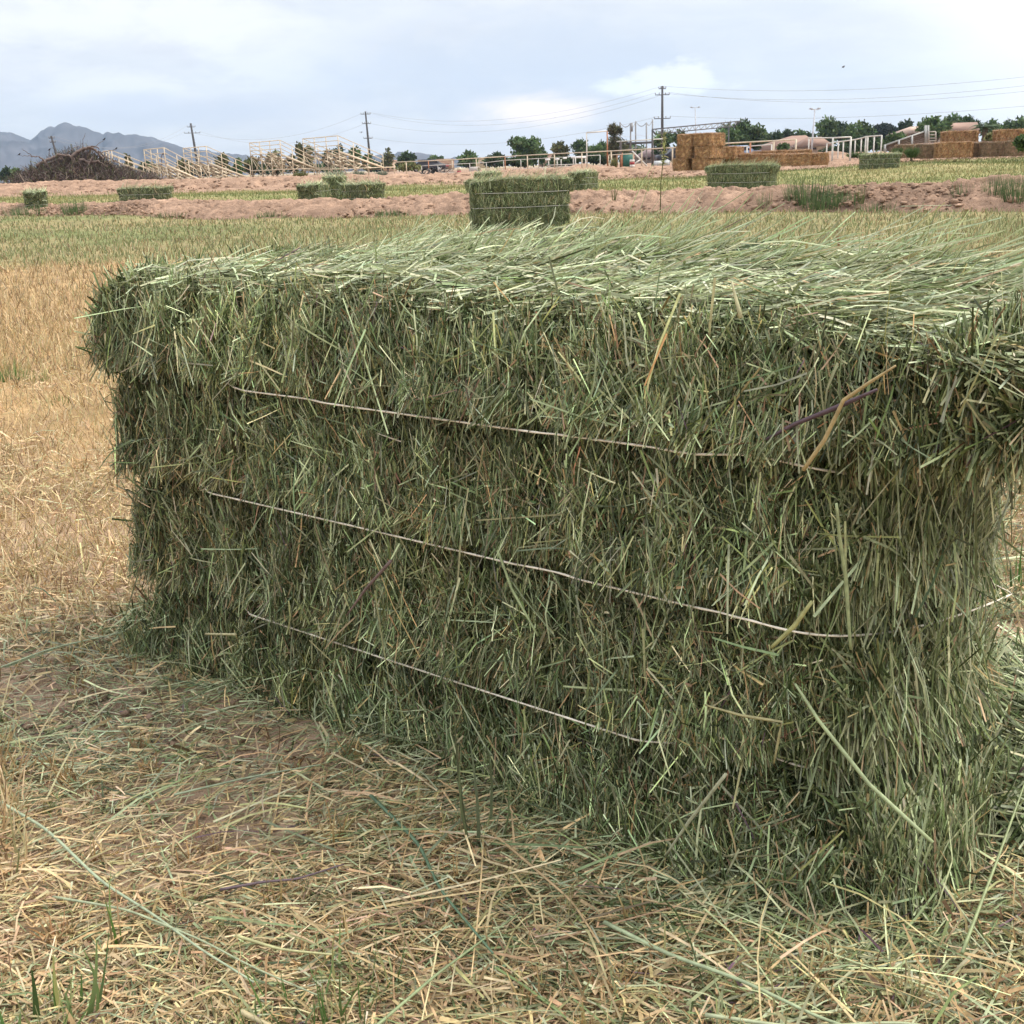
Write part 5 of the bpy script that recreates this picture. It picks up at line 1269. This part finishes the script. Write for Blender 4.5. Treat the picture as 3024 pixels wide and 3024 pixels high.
# ------------------------------------------------------------------ grasses
FRG = [(3, (.09, .17, .04)), (2, (.12, .20, .06)), (1, (.07, .12, .04))]
def tuft(label, x, y, r, h, n, wd, pal=FRG, cat='grass tuft', name='grass_tuft', group=None, spread=.45, z=None, seg=3):
    z0 = float(gnear(np.array([x]), np.array([y]))[0]) if z is None else z
    B = Blades(); a = rng.uniform(0, 2*math.pi, n); q = r*np.sqrt(rng.random(n))
    P = np.stack([q*np.cos(a), q*np.sin(a), np.full(n, -.01)], -1)
    T = np.stack([np.cos(a)*rng.uniform(0, spread, n), np.sin(a)*rng.uniform(0, spread, n), np.ones(n)], -1)
    B.add(P, T, nrm(np.stack([np.cos(a), np.sin(a), .2+0*a], -1)+rng.normal(0, .4, (n, 3))), h*rng.uniform(.45, 1.1, n), wd*rng.uniform(.6, 1.3, n), palette(n, pal, .18), seg, -.0+.12*rng.random(n), .15)
    o = B.mesh('grass_blades', M_leaf); o = obj(name, o, None, (x, y, z0), label=label, category=cat)
    if group: o['group'] = group
    return o
def berm_base(u): 
    # where the sight line of column u meets the front foot line of the first berm
    k = ray(u, 600).x; t = (BP0[1]-BP0[0]*bt[1]/bt[0])/(1-k*bt[1]/bt[0]); return t*k, t
for u, back, r, h, n, lab in [(2368, .25, .30, .40, 420, 'tallest dark grass tuft at the foot of the dirt berm, right of centre'), (2425, .05, .30, .24, 420, 'broad low grass tuft right beside the tallest one'), (2462, .1, .16, .30, 160, 'upright grass tuft at the right end of the broad low one'),
        (2260, .0, .07, .28, 60, 'thin grass tuft on the berm left of the tallest one'), (2521, .1, .07, .30, 60, 'thin grass tuft on the berm right of the broad one'), (2822, .3, .12, .28, 90, 'sparse grass tuft on the berm near the right side'),
        (2923, .25, .12, .38, 150, 'slender grass tuft left of the one at the picture edge'), (3000, .25, .28, .38, 420, 'wide grass tuft on the berm at the right picture edge'), (215, .0, .28, .32, 260, 'grass tuft on the berm below the low left bale'),
        (95, -.2, .5, .22, 300, 'low spreading weeds at the left foot of the berm'), (514, -.1, .45, .13, 220, 'very low weeds at the foot of the berm left of centre'), (820, -.2, .3, .13, 160, 'short weeds at the berm foot near the bale cluster'),
        (1190, -.3, .3, .12, 160, 'short weeds left of the mid-field bale'), (2600, -.1, .3, .14, 160, 'short weeds right of the thin tuft')]:
    x, y = berm_base(u); x += bn[0]*back; y += bn[1]*back
    tuft(lab, x, y, r, h, n, .010, [(3, (.10, .15, .06)), (2, (.13, .18, .08)), (1, (.08, .11, .05))], group='grass tufts along the dirt berm', z=gzf(x, y)+.03+.25*max(0, back))
# tall weed stalk and thin stalks near the berm
x, y = X(1950, 18), 18.; t = thing('weed_stalk', 'tall single weed stalk with a pale seed head in front of the straw stack', 'weed', (x, y, gzf(x, y)))
hz = Z(1958, 395, 18)-gzf(x, y)
Geo().tube([(0, 0, 0), (.01, 0, hz*.4), (.05, 0, hz*.75), (.06, 0, hz)], [.008, .008, .006, .003], 5, (.13, .13, .05)).build('stem', M_leaf, t, True)
B = Blades(); n = 90; q = rng.uniform(.62, 1, n)
B.add(np.stack([.03+.03*q, 0*q, hz*q], -1), nrm(unit(n)+np.array([0, 0, .5])), unit(n), rng.uniform(.03, .09, n), .016, palette(n, [(2, (.25, .27, .10)), (1, (.32, .30, .14))]), 2, .1, .4); B.build('leaves', M_leaf, t)
for u, v0, v1, D, lab in ((1812, 555, 590, 17.5, 'small dark weed at the berm crest, left of the tall stalk'), (2550, 560, 600, 16.5, 'thin dry stalk on the berm right of the low tuft')):
    x = X(u, D); tuft(lab, x, D, .03, .3, 14, .012, LO, 'weed', 'thin_weed', z=Z(u, v1, D))

# foreground clumps of living grass
for (uu, vv, r, h, n, wd, sp, lab) in [
        (40, 1990, .035, .085, 20, .009, .8, 'broad bladed green grass clump at the bottom left corner'), (120, 1935, .03, .10, 9, .009, .4, 'pair of wide green blades right of the corner clump'),
        (640, 1900, .06, .075, 44, .004, .7, 'green and yellow grass clump at the bottom edge, left of centre'), (215, 1775, .012, .09, 7, .004, .35, 'single upright green sprout in the left foreground'),
        (20, 720, .06, .11, 90, .004, .6, 'fresh green tuft in the stubble at the left edge'), (75, 722, .04, .06, 40, .004, .6, 'small fresh tuft right of the one at the left edge'), (112, 760, .07, .04, 60, .004, .8, 'flat little green tuft in the left stubble'),
        (1925, 1130, .05, .12, 40, .006, .7, 'bright green tuft at the right edge beside the bale end'), (165, 660, .05, .06, 40, .004, .6, 'faint green tuft beyond the left stubble'),
        (905, 1600, .02, .22, 9, .005, .15, 'dark upright grass stems standing before the bale foot'), (560, 1960, .04, .07, 30, .004, .7, 'grass clump cut by the bottom edge')]:
    d = ray(uu*3024/1932, vv*3024/1932); tt = -CAM_H/d.z
    tuft(lab, d.x*tt, tt, r, h, n, wd, [(3, (.10, .18, .05)), (2, (.14, .20, .07)), (1, (.26, .26, .11)), (.8, STRAW)] if 'dark upright' not in lab else [(2, (.12, .14, .07)), (1, (.2, .22, .11))], cat='grass clump', group='living grass clumps in the stubble', spread=sp, seg=4)

# stubble, straw and crushed hay on the ground ---------------------------------
def inside_bale(x, y, m=0.0):
    dx, dy = x-BB[0], y-BB[1]; s = dx*BT[0]+dy*BT[1]; q = dx*BN[0]+dy*BN[1]
    return (s > -m) & (s < BL+m) & (q > -m) & (q < BD+m), s, q
def bale_dist(x, y):
    _, s, q = inside_bale(x, y); ds = np.maximum(np.maximum(-s, s-BL), 0); dq = np.maximum(np.maximum(-q, q-BD), 0); return np.hypot(ds, dq)
def sample(n, y0, y1, p, margin=.60, x0=None, x1=None):
    t = rng.random(n); y = (y0**(1-p)+t*(y1**(1-p)-y0**(1-p)))**(1/(1-p)) if p != 1 else y0*(y1/y0)**t
    a = rng.uniform(-margin if x0 is None else x0, margin if x1 is None else x1, n); return a*y, y
SPAL = [(4, (.51, .375, .195)), (3, (.42, .30, .155)), (2.4, (.60, .48, .28)), (1.3, (.22, .14, .075)), (1, (.36, .33, .16))]
HPAL = [(4, GREY), (4, PALE), (2.5, GREEN), (1.5, DARK), (1.3, STRAW), (.15, PURP)]
def litter(n, y0, y1, p, L0, L1, w0, w1, lift=.012, seed=0, tilt=.16, seg=2, straw_only=False, x0=None, x1=None):
    x, y = sample(n, y0, y1, p, .6, x0, x1); ok, s, q = inside_bale(x, y, -.04); keep = ~ok
    cl = fbm(x*2.3, y*2.3, oct=3, seed=301+seed); keep &= rng.random(n) < np.clip(.66+cl*1.7+.35*np.exp(-bale_dist(x, y)/.15)+.6*np.exp(-(((x+.85)/.5)**2+((y-1.85)/.45)**2)), .16, 1)
    x, y, cl = x[keep], y[keep], cl[keep]; n = len(x); bd = bale_dist(x, y)
    g = np.exp(-(bd/.075)**1.5)*.6+.16+.75*np.exp(-(((x+.72)/.38)**2+((y-1.72)/.38)**2))+.55*fbm(x*1.6, y*1.6, oct=3, seed=311)-.35*np.clip((y-1.9)/.9, 0, 1)*(x < .2)+.65*np.clip((x-.0)*1.5, 0, 1)
    isg = rng.random(n) < np.clip(g, .04, .96)
    if straw_only: isg[:] = False
    a = rng.normal(0, .9, n)+.9*fbm(x*3, y*3, oct=2, seed=317)
    T = np.stack([np.cos(a), np.sin(a), rng.normal(0, tilt, n)], -1)
    L = rng.uniform(L0, L1, n)*np.where(isg, 1.15, 1.0); z = gnear(x, y)+rng.random(n)**2*lift*(1+1.0*np.exp(-bd/.10))+.002
    P = np.stack([x, y, z], -1)-T*L[:, None]*.5
    P[:, 2] = np.maximum(P[:, 2], gnear(P[:, 0], P[:, 1])+.001)
    C = np.where(isg[:, None], palette(n, HPAL, .2), palette(n, SPAL, .22))
    N = nrm(np.array([0, 0, 1.])+rng.normal(0, .45, (n, 3)))
    B = Blades(); B.add(P, T, N, L, rng.uniform(w0, w1, n), C, seg, rng.normal(.03, .06, n), .6); return B
def merge(name, bl, mat, **pr):
    B = Blades()
    for b in bl:
        for V, F, C in zip(b.V, b.F, b.C): pass
        off = B.n; B.V += b.V; B.C += b.C; B.F += [f+off for f in b.F]; B.n += b.n
    return B.build(name, mat, None, kind='stuff', **pr)
merge('straw_litter', [litter(88000, .78, 2.2, 1.6, .008, .040, .0010, .0028), litter(15000, .78, 2.2, 1.6, .03, .08, .0012, .0028), litter(2600, .80, 2.4, 1.5, .06, .14, .0016, .0036, .02, 3, .12, 3),
                       litter(220, .80, 2.2, 1.5, .12, .28, .0018, .0030, .03, 5, .06, 4), litter(62000, 1.9, 7.5, 1.3, .02, .08, .002, .0045, .02, 7, .3)]+[litter(16000, .5, 6, 1.3, .02, .08, .0016, .004, .015, 8, .2, x0=a_, x1=b_) for a_, b_ in ((-1.3, -.58), (.58, 1.3))], M_blade,
      label='dry straw and crushed green hay scattered over the soil around the big bale', category='straw litter')
def stubble(n, y0, y1, p, h0, h1, w0, w1, pal, seed, lean=.35, x0=None, x1=None, dens=None):
    x, y = sample(n, y0, y1, p, .5 if y0 > 2 else .6, x0, x1); ok, s, q = inside_bale(x, y, .02); keep = ~ok
    if dens is not None: keep &= rng.random(n) < dens(x, y)
    x, y = x[keep], y[keep]; n = len(x)
    # gather into little crowns
    k = rng.integers(0, n, n); m = rng.random(n) < .6; gx = np.round(x/.05)*.05; gy = np.round(y/.05)*.05
    x = np.where(m, gx+rng.normal(0, .008, n), x); y = np.where(m, gy+.02*vnoise(gx*9, gy*9)+rng.normal(0, .008, n), y)
    T = np.stack([rng.normal(0, lean, n), rng.normal(0, lean, n), np.ones(n)], -1)
    B = Blades(); sc = np.maximum(1, y/3.2)
    B.add(np.stack([x, y, gnear(x, y)-.003], -1), T, nrm(np.array([0, -1., .3])+rng.normal(0, .6, (n, 3))), rng.uniform(h0, h1, n), rng.uniform(w0, w1, n)*sc, palette(n, pal, .2) if not callable(pal) else pal(x, y, n), 2, rng.normal(0, .1, n), .5)
    return B
def palmix(x, y, n):
    g = np.clip((y-np.where(x < .2*y*0+0, 11.0, 8.0))/2+fbm(x*.8, y*.5, oct=3, seed=402)*1.2, 0, 1)
    isg = rng.random(n) < g*.72
    return np.where(isg[:, None], palette(n, [(3, (.19, .215, .09)), (2, (.23, .24, .11)), (1, (.28, .26, .12))], .15), palette(n, SPAL, .16)*np.clip(1-.04*(y-5), .72, 1)[:, None])
merge('mown_stubble', [stubble(26000, 1.2, 22, 1.2, .03, .08, .0018, .0034, palmix, 6, .4, x0=a_, x1=b_) for a_, b_ in ((-1.1, -.48), (.48, 1.1))]+[stubble(2600, .8, 2.3, 1.5, .02, .06, .0018, .0036, SPAL, 1, .5, dens=lambda x, y: np.clip(.35+1.2*fbm(x*3, y*3, oct=2, seed=77), 0, 1)),
                       stubble(64000, 1.75, 7.0, 1.15, .02, .065, .0016, .0030, SPAL, 2, .5, dens=lambda x, y: np.clip((y-1.75)/.7, .03, 1)), stubble(64000, 5, 27, 1.4, .03, .08, .0016, .0030, palmix, 3, .35, dens=lambda x, y: ((x-BP0[0])*bn[0]+(y-BP0[1])*bn[1] < .25)*1.0)], M_blade,
      label='golden mown stubble covering the field up to the dirt berm', category='stubble')
def strip_cover():
    n = 44000; u = rng.uniform(-.50, .50, n); y = 22+rng.random(n)**.8*23; x = u*y
    sd_ = (x-BP0[0])*bn[0]+(y-BP0[1])*bn[1]; k = (sd_ > 3.0) & (y < 44.5+fbm(x*.4, y*.4, oct=2, seed=9)); x, y = x[k], y[k]; n = len(x)
    cn = fbm(x*.35, y*.5, oct=3, seed=55); isg = rng.random(n) < np.clip(.5+cn*1.4, .1, .95)
    C = np.where(isg[:, None], palette(n, [(3, (.17, .20, .07)), (2, (.20, .22, .09)), (1, (.14, .17, .06))], .12), palette(n, [(2, (.31, .27, .12)), (1, (.26, .24, .11))], .12))
    B = Blades(); B.add(np.stack([x, y, gz(x, y)-.01], -1), np.stack([rng.normal(0, .4, n), rng.normal(0, .4, n), np.ones(n)], -1), nrm(np.array([0, -1, .6])+rng.normal(0, .4, (n, 3))), rng.uniform(.03, .10, n), rng.uniform(.012, .03, n), C, 1, 0, .4)
    B.build('grass_cover', M_leaf, None, kind='stuff', label='short green and yellow grass strip between the two dirt berms', category='grass')
strip_cover()

bt_, bn_ = np.array([1., 0]), np.array([0., 1.])
clods('small crumbs of earth on the bare soil in the foreground', np.array([-1.3, .7]), 6000, 2.6, 1.9, .0015, .008, 6, lambda u: .03)
def crowns(n):
    B = Blades(); x, y = sample(n, .8, 2.5, 1.3, .6); ok, s, q = inside_bale(x, y, .03); x, y = x[~ok], y[~ok]
    for cx, cy in zip(x, y):
        k = int(rng.integers(7, 24)); a = rng.uniform(0, 6.3, k); e = rng.uniform(.1, 1.0, k); hh = rng.uniform(.018, .05)
        P = np.stack([cx+rng.normal(0, .006, k), cy+rng.normal(0, .006, k), np.full(k, float(gnear(np.array([cx]), np.array([cy]))[0])-.002)], -1)
        T = np.stack([np.cos(a)*e, np.sin(a)*e, np.ones(k)], -1)
        pal = [[(3, (.40, .27, .12)), (2, (.30, .19, .09)), (1, (.45, .36, .17))], [(3, (.25, .25, .11)), (2, (.36, .32, .14)), (1, (.16, .19, .07))]][int(rng.random() < .45)]
        B.add(P, T, unit(k), hh*rng.uniform(.5, 1.3, k), rng.uniform(.0014, .0036, k), palette(k, pal, .2), 3, rng.normal(.05, .18, k), .35)
    return B
merge('stubble_crowns', [crowns(230)], M_blade, label='short cut grass crowns and dead tufts standing in the foreground litter', category='stubble')
bt_, bn_ = np.array([1., 0]), np.array([0., 1.])
merge('crumpled_leaves', [litter(3800, .78, 2.4, 1.4, .018, .05, .003, .0062, .012, 9, .35, 4, True)], M_blade, label='wider crumpled dry leaves lying among the foreground litter', category='dead leaves')
# single long stalks one can pick out on the ground
for lab, pts, r, c in [
    ('long pale green stalk lying diagonally across the lower left foreground', [(0, 1520), (90, 1575), (190, 1665), (290, 1725), (380, 1790), (480, 1865)], .0022, (.40, .46, .30)),
    ('long thin pale stalk crossing the lower left, below the diagonal one', [(100, 1690), (240, 1720), (380, 1770), (480, 1830), (600, 1890)], .0016, (.38, .42, .26)),
    ('purple tinted flat stalk lying alone on the soil left of centre', [(415, 1675), (500, 1672), (560, 1662), (650, 1640)], .0019, (.17, .12, .13)),
    ('stout pale yellow stalk at the bottom edge left of centre', [(445, 1772), (530, 1790), (630, 1812)], .0020, (.50, .48, .24)),
    ('thick straw coloured stalk cut by the bottom edge', [(455, 1912), (520, 1935), (600, 1975)], .0030, (.50, .42, .24)),
    ('bent pale stalk running from the bale foot to the bottom right', [(1520, 1330), (1700, 1560), (1800, 1700), (1880, 1800)], .0018, (.40, .44, .27)),
    ('long pale green stalk lying flat along the bottom right edge', [(1140, 1740), (1260, 1800), (1400, 1860), (1560, 1920), (1760, 1990)], .0026, (.38, .44, .26)),
    ('second pale stalk lying nearly level near the bottom right', [(1330, 1925), (1500, 1935), (1700, 1940), (1860, 1965)], .0022, (.42, .46, .28)),
    ('dark green blade lying in the centre foreground', [(700, 1510), (790, 1590), (830, 1680), (930, 1800)], .0026, (.12, .19, .11)),
    ('long pale stalk reaching from the upper left litter to the bale', [(330, 1995*0+1510), (470, 1470), (620, 1440)], .0016, (.36, .42, .27)),
    ('bright yellow green stalk leaning at the right edge', [(1815, 1800), (1880, 1660), (1932, 1540)], .0020, (.30, .35, .17)),
    ('crooked straw coloured stalk in the centre of the foreground', [(920, 1560), (1000, 1640), (1080, 1700), (1130, 1790)], .0020, (.48, .34, .18)),
    ('thin green stalk lying across the centre bottom', [(680, 1960), (820, 1840), (880, 1800), (980, 1720)], .0018, (.30, .36, .18)),
    ('pale stalk lying from the left edge towards the dark hollow', [(0, 1260), (100, 1230), (230, 1200), (330, 1170)], .0018, (.38, .44, .28))]:
    P = []
    for uu, vv in pts:
        d = ray(uu*3024/1932, vv*3024/1932); tt = -(CAM_H-.022)/d.z; P.append((d.x*tt, tt, .022+random.uniform(-.004, .008)))
    P = np.array(P)
    if 'leaning' in lab: P[1, 2] += .03; P[2, 2] += .06
    m = len(P); tt = np.linspace(0, m-1, 6*(m-1)+1); Pi = np.stack([np.interp(tt, range(m), P[:, k]) for k in range(3)], -1)
    for _ in range(2): Pi[1:-1] = (Pi[:-2]+Pi[1:-1]*2+Pi[2:])/4
    rr = r*(1-.5*np.linspace(0, 1, len(Pi)))
    Geo().tube(Pi, rr, 5, c).build('loose_stalk', M_blade, None, True, label=lab, category='stalk', group='loose stalks lying on the ground')
# crushed leaves beside the bale on the right (spilled hay)
def spill():
    B = Blades(); n = 9000
    a = rng.uniform(0, 1, n); c = BA+BN*(rng.uniform(.25, .75, (n, 1)))+BT*(rng.normal(.06, .09, (n, 1))+.03)
    h = .10*np.exp(-(((c-(BA+BN*.5+BT*.05))**2).sum(1)/.05))
    P = np.stack([c[:, 0], c[:, 1], rng.random(n)*h+.004], -1); T = nrm(np.stack([rng.normal(.3, .6, n), rng.normal(-.5, .6, n), rng.normal(-.15, .3, n)], -1))
    L = rng.uniform(.05, .14, n); P = P-T*L[:, None]*.5; P[:, 2] = np.maximum(P[:, 2], .003)
    B.add(P, T, nrm(np.array([0, -.5, 1.])+rng.normal(0, .5, (n, 3))), L, rng.uniform(.0018, .0036, n), palette(n, ENDP, .2), 3, rng.normal(.03, .06, n), .6)
    B.build('spilled_hay', M_blade, None, kind='stuff', label='loose green hay spilled on the ground against the right end of the big bale', category='loose hay')
spill()

# ------------------------------------------------------------------ air
def haze():
    m, t, out = mat_new('haze_air'); v = t.new('ShaderNodeVolumePrincipled'); v.inputs['Density'].default_value = HAZE; v.inputs['Color'].default_value = (.55, .75, 1.0, 1); v.inputs['Anisotropy'].default_value = 0.2
    t.link(v.outputs[0], out.inputs['Volume'])
    Geo().box(-2600, 2600, -200, 3990, -1.5, 262).build('haze', m, None, kind='stuff')
HAZE = .000145
haze()
